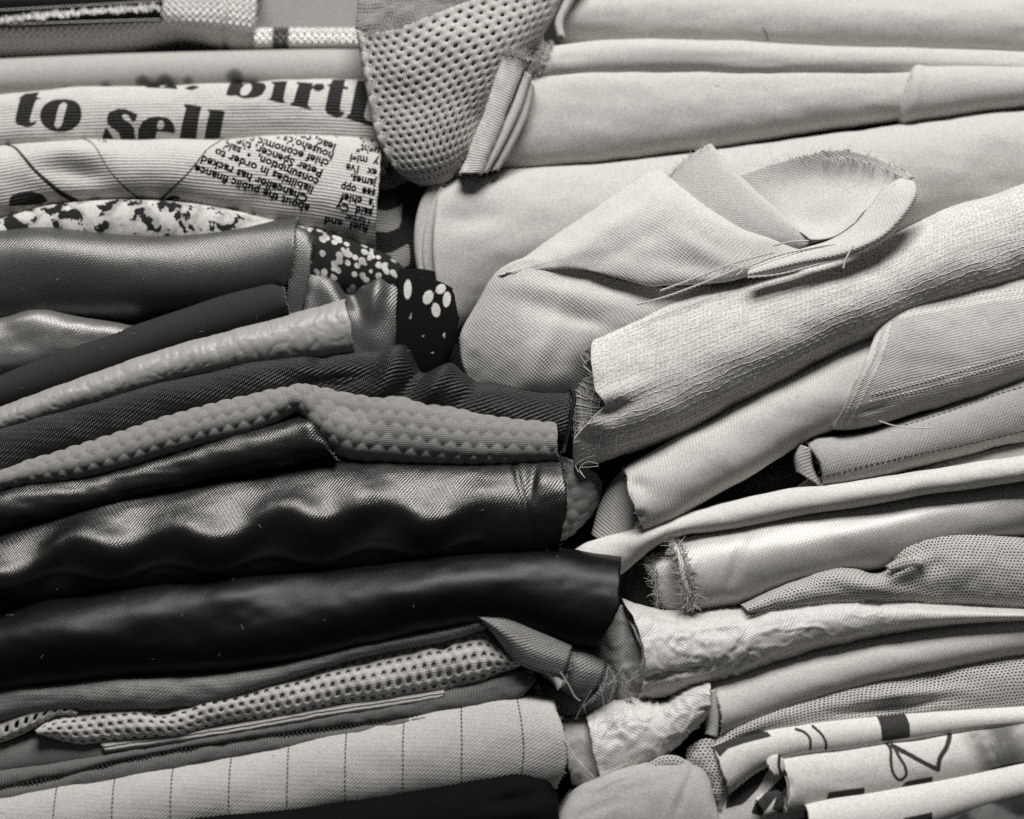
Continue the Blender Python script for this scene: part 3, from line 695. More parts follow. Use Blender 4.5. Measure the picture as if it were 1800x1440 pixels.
for tx, a, L in [("nth's", (668, 248), 36), ('ught"', (668, 266), 40), ('y  migl', (666, 286), 50), ("ex   I've", (664, 304), 56), ('james,', (662, 322), 46), ('see  opp', (661, 340), 62), ("'s  chief", (660, 357), 62),
                 ('said  Cy', (656, 374), 66), ('\u2022 former', (652, 390), 46), ('fuel  and', (648, 402), 78)]:
    printed_line(t, tx, hit, (a[0], a[1] - 6), 191, 20, length=L, bold=0.03)
for tx, a in (('scips', (188, 247)), ('and', (196, 240))): printed_line(t, tx, hit, a, 196, 9)

# flecked print cloth
t = Thing('flecked_print_cloth', 'pale cloth with black flecks and petals squeezed under the newspaper print', FAB)
t.roll('front_fold', [(-60, 402), (20, 374), (60, 362), (130, 352), (240, 348), (330, 354), (420, 370), (520, 394), (560, 402), (640, 430), (690, 452), (716, 474)],
       [(-60, 450), (20, 440), (60, 436), (130, 434), (240, 434), (330, 440), (420, 450), (520, 490), (560, 510), (640, 520), (690, 520), (716, 520)], 'spots', d=14, b=30, e=0.98)
def pet(X, Y):
    d = X * 0 + 60
    for x, y, rx, ry, an in ((752, 522, 9, 13, 20), (774, 507, 8, 10, 40), (785, 526, 7, 14, 5), (766, 545, 8, 13, -10), (716, 508, 7, 18, 0), (741, 489, 3, 2, 0), (722, 556, 2, 7, 20), (732, 534, 4, 3, 0), (781, 590, 3, 5, 0), (744, 590, 2, 4, 30), (760, 620, 3, 2, 0)):
        c, s_ = math.cos(math.radians(an)), math.sin(math.radians(an)); dx, dy = X - x, Y - y
        d = np.minimum(d, (np.hypot((dx * c + dy * s_) / rx, (-dx * s_ + dy * c) / ry) - 1) * min(rx, ry))
    return d
t.roll('dark_fold', [(700, 470), (740, 470), (770, 478), (794, 500)], [(690, 680), (730, 680), (770, 676), (788, 640)], 'petal_ink', ink=pet, d=-24, b=40, e=0.98, step=4, endr=14, label='black end of the cloth with white petals')

# striped bit in the gap
t = Thing('striped_cloth', 'black and white striped cloth tucked below the mesh', FAB)
def strp(X, Y):
    c = np.sin((Y + 0.15 * X - 352 + 6 * np.sin(X / 14)) / 76 * TAU)
    d = -c * 10
    return np.minimum(d, 713 - X + 8 * np.sin(Y / 22))
t.roll('front_fold', [(640, 300), (690, 306), (760, 318)], [(630, 470), (690, 478), (750, 490)], 'stripe_ink', ink=strp, d=90, b=36, step=4)

# grey satin
t = Thing('grey_satin_cloth', 'shiny mid grey satin fold with a turned hem below the flecked print', FAB)
t.roll('front_fold', [(-60, 398), (0, 394), (60, 391), (130, 398), (200, 404), (280, 402), (360, 392), (440, 382), (519, 374)], [(-60, 590), (0, 584), (60, 580), (130, 574), (200, 570), (280, 562), (360, 556), (440, 548), (512, 530)],
       'satin_grey', d=-24, b=92, skew=1.25, e=1.00, inner=2, disp=lambda X, Y, T, s: 2 * fbm(X / 200, Y / 90, 8) + 9 * np.sin(X / 95.0 + 0.8) * gauss(X * 0, s, 0, 0.25, 1, 0.25))
lint(t, t.G, 7, 'fray', 500)
fray_edge(t, t.G.P[t.G.front[0]:t.G.front[1], -1], (1, -0.3, 0.1), 4, 90, mat='fray_grey', seed=606, r=0.3, spread=0.7)
t.roll('hem', [(514, 392), (524, 396), (540, 404), (549, 420)], [(500, 570), (510, 576), (522, 572), (530, 560)], 'satin_grey', d=-8, b=26, step=4, endr=3)
t.roll('draped_corner', [(528, 450), (560, 470), (590, 490), (612, 502), (628, 490), (660, 482), (713, 478)], [(520, 690), (560, 690), (590, 690), (620, 690), (650, 690), (680, 690), (706, 690)], 'satin_grey', d=2, b=40, e=0.92, step=4,
       disp=lambda X, Y, T, s: 13 * gauss(X, Y, 660, 520, 16, 50, 12) - 12 * gauss(X, Y, 618, 520, 16, 40, -28) + 10 * gauss(X, Y, 585, 520, 22, 60, -30) + 3 * fbm(X / 60, Y / 60, 4))

t = Thing('light_satin_cloth', 'small light satin wedge between the grey satin and the charcoal twill', FAB)
t.roll('front_fold', [(-60, 566), (0, 554), (40, 547), (90, 549), (150, 560), (230, 572), (320, 586)], [(-60, 690), (0, 668), (40, 660), (90, 645), (150, 632), (230, 612), (320, 596)], 'satin_light', d=-30, b=44,
       disp=lambda X, Y, T, s: 6 * gauss(X, Y, 45, 560, 40, 14, -10) + 3 * fbm(X / 80, Y / 40, 6))

t = Thing('charcoal_twill_cloth', 'flat charcoal twill fold rising to a squared end beside the satin hem', FAB)
t.roll('front_fold', [(-60, 684), (0, 656), (100, 614), (200, 580), (300, 546), (400, 513), (440, 503), (474, 497), (492, 503)], [(-60, 740), (0, 722), (100, 692), (200, 658), (300, 622), (400, 592), (440, 580), (478, 566), (504, 552)],
       'twill_dark', d=-48, b=40, e=0.95, inner=2, endr=4)
lint(t, t.G, 7, 'fray_grey', 501)
fray_edge(t, t.G.P[t.G.front[0]:t.G.front[1], -1], (1, -0.3, 0.1), 4, 90, mat='fray_grey', seed=601, r=0.3, spread=0.7)

t = Thing('crinkled_vinyl_cloth', 'pale crinkled leather-like vinyl fold with glinting creases', FAB)
def crk(X, Y, T, s):
    a = X * 0.96 - Y * 0.28; b = X * 0.28 + Y * 0.96
    r = np.abs(vnoise(a / 15 + fbm(X / 40, Y / 40, 2), b / 26, 31)); r2 = np.abs(vnoise(a / 9, b / 14 + 2 * r, 32))
    return -1.2 * np.clip(1 - r * 3.2, 0, 1) * (0.35 + 0.65 * np.clip(s * 1.6, 0, 1)) - 0.7 * np.clip(1 - r2 * 3, 0, 1) + 0.8 * fbm(X / 30, Y / 30, 9)
t.roll('front_fold', [(-60, 735), (0, 711), (100, 673), (200, 637), (300, 603), (400, 576), (500, 550), (560, 535), (588, 526), (602, 523)], [(-60, 790), (0, 768), (100, 735), (200, 706), (300, 676), (400, 655), (500, 640), (560, 632), (595, 628), (622, 622)],
       'vinyl', d=-62, b=40, e=1.00, step=2.6, nv=48, disp=crk, inner=1, endr=4)

t = Thing('diagonal_twill_cloth', 'dark cloth with bold diagonal ribs and twisted folds above the bubble knit', FAB)
def dg(X, Y, T, s):
    return (20 * gauss(X, Y, 690, 640, 22, 60, 32) - 20 * gauss(X, Y, 730, 660, 16, 55, 38) + 15 * gauss(X, Y, 775, 668, 16, 50, 40) - 12 * gauss(X, Y, 822, 690, 16, 40, 40)
            - 18 * gauss(X, Y, 600, 668, 70, 22, -8) + 4 * fbm(X / 110, Y / 60, 12) - 6 * gauss(X, Y, 560, 640, 14, 40, 20) + 8 * gauss(X, Y, 530, 645, 30, 16))
t.roll('front_fold', [(-60, 770), (0, 748), (100, 716), (200, 689), (300, 662), (400, 640), (500, 628), (580, 620), (640, 615), (690, 619), (735, 636), (790, 650), (860, 670), (940, 681), (1006, 684)],
       [(-60, 880), (0, 856), (100, 818), (200, 782), (300, 752), (400, 728), (500, 710), (580, 712), (640, 722), (690, 730), (735, 740), (790, 752), (860, 768), (940, 780), (992, 792)], 'diag', d=-78, b=58, skew=1.25, e=1.00, step=4.5, nv=44, disp=dg, inner=2)
lint(t, t.G, 8, 'fray_grey', 514)
z = Tubes(); p = np.asarray([(1004, 684), (1009, 696), (1006, 720), (1000, 748), (990, 796)], float)
z.add(thread_pts(p, -55, 30), 4.0 * S, 6); z.build(t, 'hem', 'diag')

t = Thing('bubble_knit_cloth', 'grey knit covered in rows of raised bubbles with its corner hanging by the net gauze', FAB)
def bub(G):
    u, v = uv_of(G); U = u * 100 / 27.0; V = v * 100 / 20.0
    h = 0 * U; j0 = np.round(V); U = U + 0.10 * fbm(U * 0.4, V * 0.3, 71); V = V + 0.10 * fbm(U * 0.4, V * 0.3, 72)
    for dj in (-1, 0, 1):                                          # staggered rows of round bubbles
        j = j0 + dj; x = U - 0.5 * np.mod(j, 2); du = x - np.round(x); dv = (V - j) * 0.74
        h = np.maximum(h, np.sqrt(np.clip(0.34 - du * du - dv * dv, 0, 1)) / 0.583)
    return 7.4 * h * (0.85 + 0.2 * vnoise(U * 0.7, V * 0.6, 75))
def with_disp(G, h):
    G.P = G.P + normals(G.P) * (-1 if G.flip else 1) * (h * S)[..., None]; return G
G = roll_grid([(-60, 852), (0, 829), (156, 779), (311, 728), (467, 688), (520, 681), (560, 684), (620, 690), (700, 700), (800, 720), (900, 736), (978, 744)],
              [(-60, 884), (0, 862), (156, 838), (311, 794), (467, 752), (530, 722), (566, 770), (605, 800), (700, 812), (800, 816), (900, 814), (981, 812)], d=-90, b=38, e=0.95, step=2.6, nv=64,
              disp=lambda X, Y, T, s: -14 * gauss(X, Y, 610, 715, 40, 24, 20) + 7 * gauss(X, Y, 545, 720, 14, 60, -25))
t.grid('front_fold', with_disp(G, bub(G)), 'bubble')
G = sheet_grid([[(985, 800), (1010, 812), (1035, 826), (1056, 846)], [(980, 850), (1010, 855), (1035, 862), (1054, 872)], [(975, 900), (1000, 905), (1020, 905), (1040, 900)], [(960, 960), (985, 950), (1000, 940), (1015, 925)]],
               [[0, -18, -14, 6], [-5, -24, -22, 4], [0, -16, -14, 4], [6, 0, 2, 6]], step=2.6)
t.grid('hanging_corner', with_disp(G, bub(G)), 'bubble')

t = Thing('dark_satin_cloth', 'slim dark satin fold tapering to a point under the bubble knit', FAB)
t.roll('front_fold', [(-60, 882), (0, 858), (156, 830), (311, 787), (420, 752), (490, 735), (540, 727), (558, 745), (584, 796)], [(-60, 956), (0, 944), (156, 902), (311, 862), (420, 840), (490, 826), (540, 818), (565, 812), (588, 808)],
       'satin_dark', d=-98, b=46, e=1.00, inner=1, disp=lambda X, Y, T, s: 6 * np.sin(X / 70 + 1.2) * gauss(X * 0, s, 0, .5, 1, .35) + 3 * fbm(X / 90, Y / 30, 21) + 5 * gauss(X, Y, 545, 760, 14, 40, 0))
lint(t, t.G, 5, 'fray_grey', 502)
fray_edge(t, t.G.P[t.G.front[0]:t.G.front[1], -1], (1, -0.3, 0.1), 4, 90, mat='fray_grey', seed=602, r=0.3, spread=0.7)

# big black satin with rippling highlight
t = Thing('black_satin_cloth', 'thick black satin fold with a rippling highlight and a vertical seam', FAB)
def rip(X, Y, T, s):
    ph = X / 182 * TAU
    w = np.exp(-((s - 0.55) / 0.24) ** 2)
    crest = 0.47 + 0.07 * np.sin(ph + 0.4) + 0.03 * np.sin(ph * 0.47 + 2)          # rippling shoulder where the fold turns under
    r = 15 * np.exp(-((s - crest) / 0.15) ** 2) + 9 * np.sin(ph + 1.9) * w
    r = r * np.clip((930 - X) / 160, 0.15, 1)
    big = -16 * gauss(X, Y, 690, 905, 40, 40, -25) + 10 * gauss(X, Y, 625, 880, 40, 40, -15)
    ridge = 3 * np.exp(-(((Y - (1022 - 0.075 * X + 9 * np.sin(ph + 0.9))) / 6) ** 2)) * (X < 850)
    seam = -4 * np.exp(-((X - 908 - 0.25 * (Y - 830)) / 4.5) ** 2) + 5 * gauss(X, Y, 960, 850, 30, 30) - 6 * gauss(X, Y, 935, 850, 9, 40, 10)
    return r + big + ridge + seam + 1.0 * fbm(X / 100, Y / 60, 40) + 0.6 * fbm(X / 34 + Y / 50, Y / 16, 41)
t.roll('front_fold', [(-60, 946), (0, 924), (60, 903), (150, 874), (230, 858), (300, 850), (400, 830), (500, 815), (570, 804), (700, 800), (850, 802), (940, 794), (986, 792)],
       [(-60, 1110), (0, 1096), (60, 1086), (150, 1072), (230, 1062), (300, 1056), (400, 1046), (500, 1036), (570, 1030), (700, 1016), (850, 1000), (940, 992), (978, 985)], 'satin_black', d=-116, b=96, e=1.00, step=4.5, nv=70, disp=rip, inner=2, endr=14)
lint(t, t.G, 15, 'fray_grey', 503)
fray_edge(t, t.G.P[t.G.front[0]:t.G.front[1], -1], (1, -0.3, 0.1), 4, 90, mat='fray_grey', seed=603, r=0.3, spread=0.7)

t = Thing('black_crepe_cloth', 'matt black cloth fold with a rounded drooping end over the crushed organza', FAB)
t.roll('front_fold', [(-60, 1082), (0, 1066), (200, 1034), (400, 1010), (600, 996), (800, 972), (950, 964), (1040, 974), (1093, 984)], [(-60, 1240), (0, 1232), (200, 1208), (400, 1196), (600, 1164), (800, 1120), (900, 1118), (985, 1150), (1040, 1156)],
       'black', d=-134, b=84, e=1.00, step=5, nv=50, inner=2, endr=20,
       disp=lambda X, Y, T, s: 7 * np.sin(X / 105 + 1) * np.exp(-((s - .4) / .25) ** 2) + 2.5 * fbm(X / 130, Y / 70, 51) + 0.35 * fbm(X / 36 + Y / 50, Y / 18, 52) + 5 * gauss(X, Y, 400, 1050, 60, 24, -10))
lint(t, t.G, 18, 'fray_grey', 504)
fray_edge(t, t.G.P[t.G.front[0]:t.G.front[1], -1], (1, -0.3, 0.1), 4, 90, mat='stitch', seed=604, r=0.3, spread=0.7)

t = Thing('grey_twill_cloth', 'mid grey ribbed twill spilling into cut flaps below the black cloth', FAB)
t.roll('front_fold', [(-60, 1226), (0, 1204), (100, 1190), (250, 1184), (350, 1180), (500, 1156), (650, 1122), (780, 1095), (852, 1079)], [(-60, 1296), (0, 1278), (100, 1256), (250, 1252), (350, 1246), (500, 1206), (650, 1160), (780, 1135), (856, 1112)],
       'twill_mid', d=-108, b=40, e=0.98, inner=1, disp=lambda X, Y, T, s: 4 * fbm(X / 90, Y / 40, 61))
t.sheet('flap', [[(838, 1078), (880, 1085), (940, 1108), (1006, 1136)], [(842, 1086), (876, 1104), (930, 1140), (1000, 1158)], [(848, 1096), (872, 1122), (915, 1168), (988, 1192)]], [[-108, -112, -112, -104], [-118, -130, -128, -118], [-100, -112, -116, -112]], 'twill_mid')
t.sheet('flap', [[(930, 1120), (975, 1132), (1025, 1142), (1066, 1160)], [(935, 1150), (975, 1162), (1025, 1175), (1062, 1180)], [(945, 1180), (980, 1195), (1020, 1205), (1050, 1205)], [(960, 1195), (985, 1212), (1005, 1224), (1022, 1232)]],
        [[-60, -80, -92, -84], [-70, -92, -104, -94], [-70, -90, -98, -92], [-60, -76, -84, -84]], 'twill_mid')
fray_edge(t, px2w(*curve([(1066, 1160), (1062, 1180), (1050, 1205), (1022, 1232)], 20).T, -94), (0.7, -0.3, -0.6), 7, 90, mat='fray_grey', seed=5)
fray_edge(t, px2w(*curve([(1006, 1136), (1000, 1158), (988, 1192)], 12).T, -114), (0.6, -0.3, -0.5), 6, 45, mat='fray_grey', seed=6)
t.sheet('flap', [[(940, 1195), (1000, 1190), (1060, 1175), (1096, 1165)], [(938, 1215), (1000, 1222), (1060, 1210), (1102, 1190)], [(945, 1240), (1000, 1250), (1060, 1235), (1094, 1215)], [(978, 1268), (1010, 1266), (1040, 1258), (1080, 1240)]],
        [[-10, -40, -50, -30], [-30, -58, -62, -36], [-26, -52, -56, -30], [0, -30, -30, -10]], 'twill_mid')
loose_thread(t, [(985, 1182), (1000, 1205), (1014, 1228), (1020, 1232)], -128, 1.3, 'fray_grey')
fray_edge(t, px2w(*curve([(1080, 1165), (1092, 1190), (1100, 1215), (1110, 1230)], 16).T, -66), (0.5, -0.4, -0.7), 18, 45, mat='fray_grey', seed=8, spread=0.35, r=0.5)
t.roll('rolled_hem', [(945, 1160), (965, 1172), (985, 1185), (992, 1200)], [(944, 1178), (960, 1186), (972, 1198), (980, 1214)], 'plain_mid', d=-112, b=10, step=3, back=40, label='pale rolled selvedge')

# white spacer mesh roll
t = Thing('spacer_mesh_cloth', 'pale padded mesh with round holes rolled on the grey felt', FAB)
SM_T = [(62, 1284), (84, 1264), (130, 1250), (180, 1240), (250, 1236), (290, 1246), (360, 1222), (450, 1199), (600, 1160), (700, 1136), (800, 1117), (854, 1109), (872, 1128), (904, 1148), (926, 1163)]
SM_B = [(66, 1290), (92, 1302), (140, 1312), (200, 1312), (270, 1306), (320, 1298), (380, 1286), (460, 1274), (600, 1250), (700, 1236), (800, 1218), (850, 1204), (882, 1190), (908, 1178), (928, 1166)]
smd = lambda X, Y, T, s: 3 * fbm(X / 60, Y / 40, 71) - 8 * gauss(X, Y, 778, 1135, 14, 14, 0) + 5 * gauss(X, Y, 800, 1130, 14, 18) - 6 * gauss(X, Y, 280, 1252, 26, 10, -15)
G = roll_grid(SM_T, SM_B, d=-102, b=44, e=1.00, step=5, nv=30, disp=smd)
hex_mesh(t, 'front_fold', G, 'mesh', pitch=17.5, hole=0.24, rng=(4, G.P.shape[0] - 5))
t.roll('inner_layer', SM_T, SM_B, 'mesh_back', d=-102, b=44, e=1.00, disp=lambda X, Y, T, s: smd(X, Y, T, s) - 4)
G = roll_grid([(-60, 1296), (0, 1264), (45, 1244), (90, 1232), (118, 1234), (136, 1252)], [(-60, 1330), (0, 1308), (40, 1292), (68, 1276), (100, 1262), (130, 1262)], d=-96, b=24, step=5, nv=24)
hex_mesh(t, 'turned_end', G, 'mesh', pitch=17.5, hole=0.24, rng=(4, G.P.shape[0] - 5))

t = Thing('grey_wool_cloth', 'soft grey wool end poking out under the padded mesh', FAB)
t.roll('front_fold', [(-60, 1318), (0, 1300), (60, 1288), (180, 1300), (280, 1306)], [(-60, 1376), (0, 1368), (60, 1360), (180, 1344), (280, 1330)], 'grey', d=-80, b=28, inner=1)
t = Thing('pale_ribbed_trim', 'thin pale ribbed strip sandwiched between padded mesh and grey felt', FAB)
t.roll('front_fold', [(178, 1306), (300, 1290), (450, 1266), (560, 1246), (700, 1226), (780, 1214)], [(188, 1324), (300, 1308), (450, 1286), (560, 1266), (700, 1244), (780, 1230)], 'pale_rib', d=-92, b=12, back=160)
t = Thing('grey_felt_cloth', 'dark grey felt folded double with a notched seam on the pinstripe cloth', FAB)
fz = lambda X, Y, T, s: 2 * fbm(X / 30, Y / 20, 81)
UP_T = [(-60, 1370), (0, 1357), (111, 1340), (208, 1322), (333, 1300), (500, 1270), (620, 1248), (750, 1222), (860, 1196), (910, 1184), (937, 1188)]
UP_B = [(-60, 1398), (0, 1388), (111, 1366), (208, 1342), (333, 1318), (500, 1294), (620, 1280), (750, 1262), (860, 1246), (905, 1236), (930, 1214)]
t.roll('upper_layer', UP_T, UP_B, 'felt', d=-92, b=20, e=0.95, disp=fz, endr=6)
LO_B = [(-60, 1424), (0, 1412), (111, 1392), (208, 1378), (333, 1352), (500, 1322), (620, 1298), (750, 1268)]
t.roll('lower_layer', UP_B[:8], LO_B, 'felt', d=-94, b=16, e=0.95, disp=fz)
z = Tubes(); q = curve(UP_B[:8], 105)
for i, (x, y) in enumerate(q):
    z.add(px2w(np.array([x - 2.0, x + 2.0]), np.array([y - 5.5, y + 3.5]), np.array([-88.0, -88.0]), -88), 1.9 * S, 4)
z.build(t, 'notched_seam', 'stitch', kind='stuff')
fray_edge(t, px2w(*curve([(760, 1268), (860, 1252), (905, 1240), (932, 1216)], 30).T, -86), (0.1, -0.6, -0.8), 5, 160, mat='fray_grey', seed=9, r=0.4)

t = Thing('pinstripe_cloth', 'thick pale grey twill fold with dashed black pinstripes', FAB)
t.roll('front_fold', [(-60, 1412), (0, 1400), (111, 1379), (172, 1374), (211, 1365), (308, 1347), (405, 1330), (500, 1312), (560, 1296), (628, 1284), (783, 1246), (900, 1230), (972, 1240)],
       [(-60, 1528), (0, 1524), (111, 1514), (172, 1508), (211, 1500), (308, 1486), (405, 1472), (500, 1458), (560, 1450), (628, 1440), (783, 1416), (900, 1404), (978, 1394)], 'pinstripe', d=-124, b=62, e=0.98, step=5, nv=40, inner=2, endr=22,
       disp=lambda X, Y, T, s: 2 * fbm(X / 120, Y / 60, 91) + 3 * gauss(X, Y, 980, 1300, 14, 30))
lint(t, t.G, 11, 'stitch', 506)
fray_edge(t, t.G.P[t.G.front[0]:t.G.front[1], -1], (1, -0.3, 0.1), 4, 90, mat='fray', seed=605, r=0.3, spread=0.7)

t = Thing('black_jersey_cloth', 'soft black cloth lying in front of the pinstripe fold', FAB)
t.roll('front_fold', [(60, 1472), (200, 1450), (380, 1434), (550, 1418), (705, 1393), (861, 1368), (930, 1362), (966, 1378), (982, 1410)], [(60, 1530), (200, 1530), (380, 1530), (550, 1530), (705, 1530), (861, 1530), (930, 1530), (966, 1530), (986, 1530)], 'black_low', d=-140, b=50, e=0.98, inner=1,
       disp=lambda X, Y, T, s: 3 * fbm(X / 90, Y / 60, 95) - 8 * gauss(X, Y, 900, 1408, 40, 8, -10) + 5 * gauss(X, Y, 930, 1425, 40, 10, -10))
lint(t, t.G, 8, 'fray_grey', 505)

# ------------------------------------------------------------------ the gap between the piles
t = Thing('cream_mesh_cloth', 'cream mesh pocket with round holes narrowing to a point between the piles', FAB)
MR = [[(626, 52), (690, 50), (780, 20), (870, -16), (1010, -70)], [(637, 120), (710, 112), (798, 84), (890, 50), (982, 8)], [(650, 190), (725, 182), (798, 160), (866, 134), (926, 92)],
      [(666, 250), (735, 246), (786, 232), (834, 212), (872, 180)], [(698, 298), (745, 298), (786, 288), (818, 268), (842, 238)], [(740, 322), (762, 324), (784, 318), (800, 304), (816, 288)]]
MD = [[40, -6, -22, -10, 60], [30, -18, -36, -14, 66], [26, -16, -34, -8, 66], [26, -8, -22, 0, 60], [34, 8, 0, 8, 36], [46, 34, 30, 34, 48]]
mdsp = lambda X, Y, T, s: 4 * fbm(X / 90, Y / 90, 14) + 6 * gauss(X, Y, 800, 60, 60, 30, -20)
G = sheet_grid(MR, MD, dn=0, disp=mdsp, step=5)
hex_mesh(t, 'front_layer', G, 'mesh', pitch=17.5, hole=0.185, solid=3.0)
G2 = sheet_grid(MR, np.array(MD) + 9, dn=0, disp=mdsp, step=5)
hex_mesh(t, 'inner_layer', G2, 'mesh', pitch=16.4, hole=0.24, solid=2.0)
t.sheet('lining', MR, np.array(MD) + 22, 'mesh_dark', dn=0, disp=mdsp)
bl = t.sheet('back_layer', [[(632, -60), (720, -60), (800, -60), (900, -70), (1010, -90)], [(628, 0), (720, -10), (800, -20), (900, -40), (1010, -70)], [(626, 50), (700, 70), (790, 50), (880, 20), (960, -10)]],
        [[80, 110, 110, 110, 80], [60, 86, 90, 84, 60], [40, 60, 70, 60, 46]], 'fluff', dn=40, disp=lambda X, Y, T, s: 5 * fbm(X / 18, Y / 14, 15))
fray_edge(t, G.P[0, :60], (0.0, -0.3, 1), 9, 260, mat='fray_grey', seed=11, r=0.5, spread=0.8)

# ------------------------------------------------------------------ right pile, from the top down
t = Thing('top_white_cloth', 'soft white cloth fold topping the pale pile with a tiny dark thread', FAB)
t.roll('front_fold', [(1000, -34), (1150, -36), (1350, -36), (1600, -30), (1880, -26)], [(984, 80), (1150, 84), (1350, 88), (1600, 94), (1880, 104)], 'white_a', d=96, b=70, e=0.98, inner=2, endl=14, disp=lambda X, Y, T, s: 4 * fbm(X / 300, Y / 60, 101) + 1.5 * fbm(X / 70, Y / 30, 117))
lint(t, t.G, 5, 'fray_grey', 507)
loose_thread(t, [(1340, 48), (1346, 58), (1350, 72)], 94, 1.2, 'stitch')
t.roll('end_fold', [(1010, -34), (986, 6), (974, 40), (978, 62)], [(1030, -30), (1004, 10), (990, 44), (994, 66)], 'white_a', d=72, b=12, step=4, back=60)

t = Thing('fluffy_edged_cloth', 'thin white fold with a fluffy torn end under the top white cloth', FAB)
t.roll('front_fold', [(962, 76), (1060, 66), (1350, 70), (1500, 77), (1880, 88)], [(930, 142), (1060, 136), (1350, 136), (1500, 138), (1880, 140)], 'white_c', d=44, b=36, e=0.98, inner=1, disp=lambda X, Y, T, s: 3 * fbm(X / 200, Y / 40, 103))
f0, f1 = t.G.front
fray_edge(t, t.G.P[f0:f1, 0], (-0.8, -0.6, 0.2), 12, 520, seed=21, r=0.8, spread=0.6)
fray_edge(t, t.G.P[f0:f1, 2], (-0.8, -0.6, 0.2), 9, 340, seed=22, r=0.8, spread=0.6)

t = Thing('layered_cream_cloth', 'cream cloth folded in layers with a fringed upright edge beside the mesh pocket', FAB)
t.roll('front_fold', [(926, 118), (1000, 117), (1200, 116), (1400, 115), (1600, 114), (1880, 112)], [(840, 305), (940, 296), (1180, 268), (1390, 240), (1600, 212), (1880, 182)], 'white_b', d=34, b=58, e=0.92, inner=2, disp=lambda X, Y, T, s: 4 * fbm(X / 260, Y / 90, 105) + 1.6 * fbm(X / 70, Y / 30, 115) + 4 * gauss(X * 0, s, 0, .12, 1, .12))
lint(t, t.G, 7, 'fray_grey', 508)
t.roll('overlapping_end', [(1602, 104), (1612, 104), (1700, 105), (1880, 110)], [(1578, 212), (1590, 212), (1700, 200), (1880, 178)], 'white_b', d=20, b=60, e=0.92, solid=5, step=3, disp=lambda X, Y, T, s: 2 * fbm(X / 160, Y / 80, 106) - 16 * np.exp(-(T / 0.014) ** 2) + 3 * np.exp(-((T - .04) / 0.02) ** 2))
t.roll('folded_edge', [(886, 92), (862, 160), (838, 225), (806, 306)], [(928, 106), (900, 175), (874, 240), (846, 306)], 'white_c', d=-22, b=14, step=4, back=100, disp=lambda X, Y, T, s: 2 * fbm(X / 16, Y / 40, 107))
e0, e1 = t.G.front; edg = t.G.P[e0:e1, 0]
fray_edge(t, edg, (-0.1, -0.3, 1), 16, 240, seed=23, r=0.5, spread=0.45)
fray_edge(t, t.G.P[e0 + 3, :], (-1, -0.3, 0.1), 6, 200, seed=24, r=0.4, spread=0.5)
t.roll('folded_edge', [(922, 122), (900, 180), (872, 240), (840, 306)], [(934, 132), (916, 190), (888, 250), (858, 304)], 'white_b', d=-8, b=10, step=4, back=80)
t.roll('folded_edge', [(930, 140), (912, 196), (890, 246), (862, 300)], [(940, 150), (926, 206), (902, 256), (876, 300)], 'white_b', d=6, b=9, step=4, back=80)

t = Thing('wide_white_cloth', 'broad smooth white cloth with a rounded layered end above the coarse linen', FAB)
t.roll('front_fold', [(772, 316), (800, 304), (860, 296), (1000, 285), (1200, 262), (1400, 236), (1600, 208), (1880, 174)], [(800, 600), (830, 580), (880, 560), (1000, 520), (1200, 480), (1400, 450), (1600, 410), (1880, 360)], 'white_b', d=-10, b=92, e=0.98, inner=2, endl=24, step=5, nv=44,
       disp=lambda X, Y, T, s: 5 * fbm(X / 220, Y / 120, 110) + 2 * fbm(X / 80, Y / 40, 116) + 7 * gauss(X, Y, 800, 345, 40, 22, -10) - 10 * gauss(X, Y, 830, 385, 60, 20, -10))
lint(t, t.G, 8, 'fray_grey', 509)
t.roll('folded_edge', [(768, 312), (744, 340), (730, 385), (728, 440), (738, 500)], [(792, 326), (772, 356), (760, 395), (758, 445), (770, 500)], 'white_b', d=34, b=14, step=4, back=110)
t.roll('folded_edge', [(772, 326), (758, 356), (746, 398), (742, 446), (750, 500)], [(792, 338), (782, 368), (766, 408), (762, 452), (768, 500)], 'white_b', d=26, b=8, step=4, back=60)

t = Thing('coarse_linen_cloth', 'coarse open-weave linen draped in soft folds with a curled frayed flap', FAB)
ld = lambda X, Y, T, s: (3 * fbm(X / 90, Y / 70, 112) + 7 * gauss(X, Y, 1010, 520, 110, 16, 12) - 7 * gauss(X, Y, 1000, 556, 90, 14, 16) + 6 * gauss(X, Y, 960, 600, 20, 80, 24)
    + 6 * gauss(X, Y, 1060, 410, 16, 90, 55) - 6 * gauss(X, Y, 1110, 430, 16, 80, 60) + 5 * gauss(X, Y, 1230, 440, 60, 14, 28) - 5 * gauss(X, Y, 1210, 468, 80, 12, 10))
t.sheet('lower_drape', [[(832, 540), (880, 472), (930, 452), (1000, 462), (1080, 488), (1160, 505), (1250, 498)], [(808, 585), (868, 530), (930, 508), (1000, 512), (1080, 528), (1160, 535), (1250, 520)],
        [(806, 625), (868, 600), (930, 585), (1000, 580), (1070, 575), (1150, 560), (1250, 535)], [(822, 670), (880, 665), (930, 662), (985, 652), (1045, 625), (1130, 590), (1250, 560)], [(845, 740), (900, 740), (950, 735), (1000, 725), (1060, 690), (1140, 640), (1250, 600)]],
        [[0, -34, -56, -62, -60, -60, -54], [6, -42, -68, -72, -66, -62, -52], [4, -44, -76, -78, -70, -58, -36], [10, -34, -64, -66, -52, -36, -10], [30, 10, -10, -10, 0, 20, 40]], 'linen', dn=-40, disp=ld, step=5)
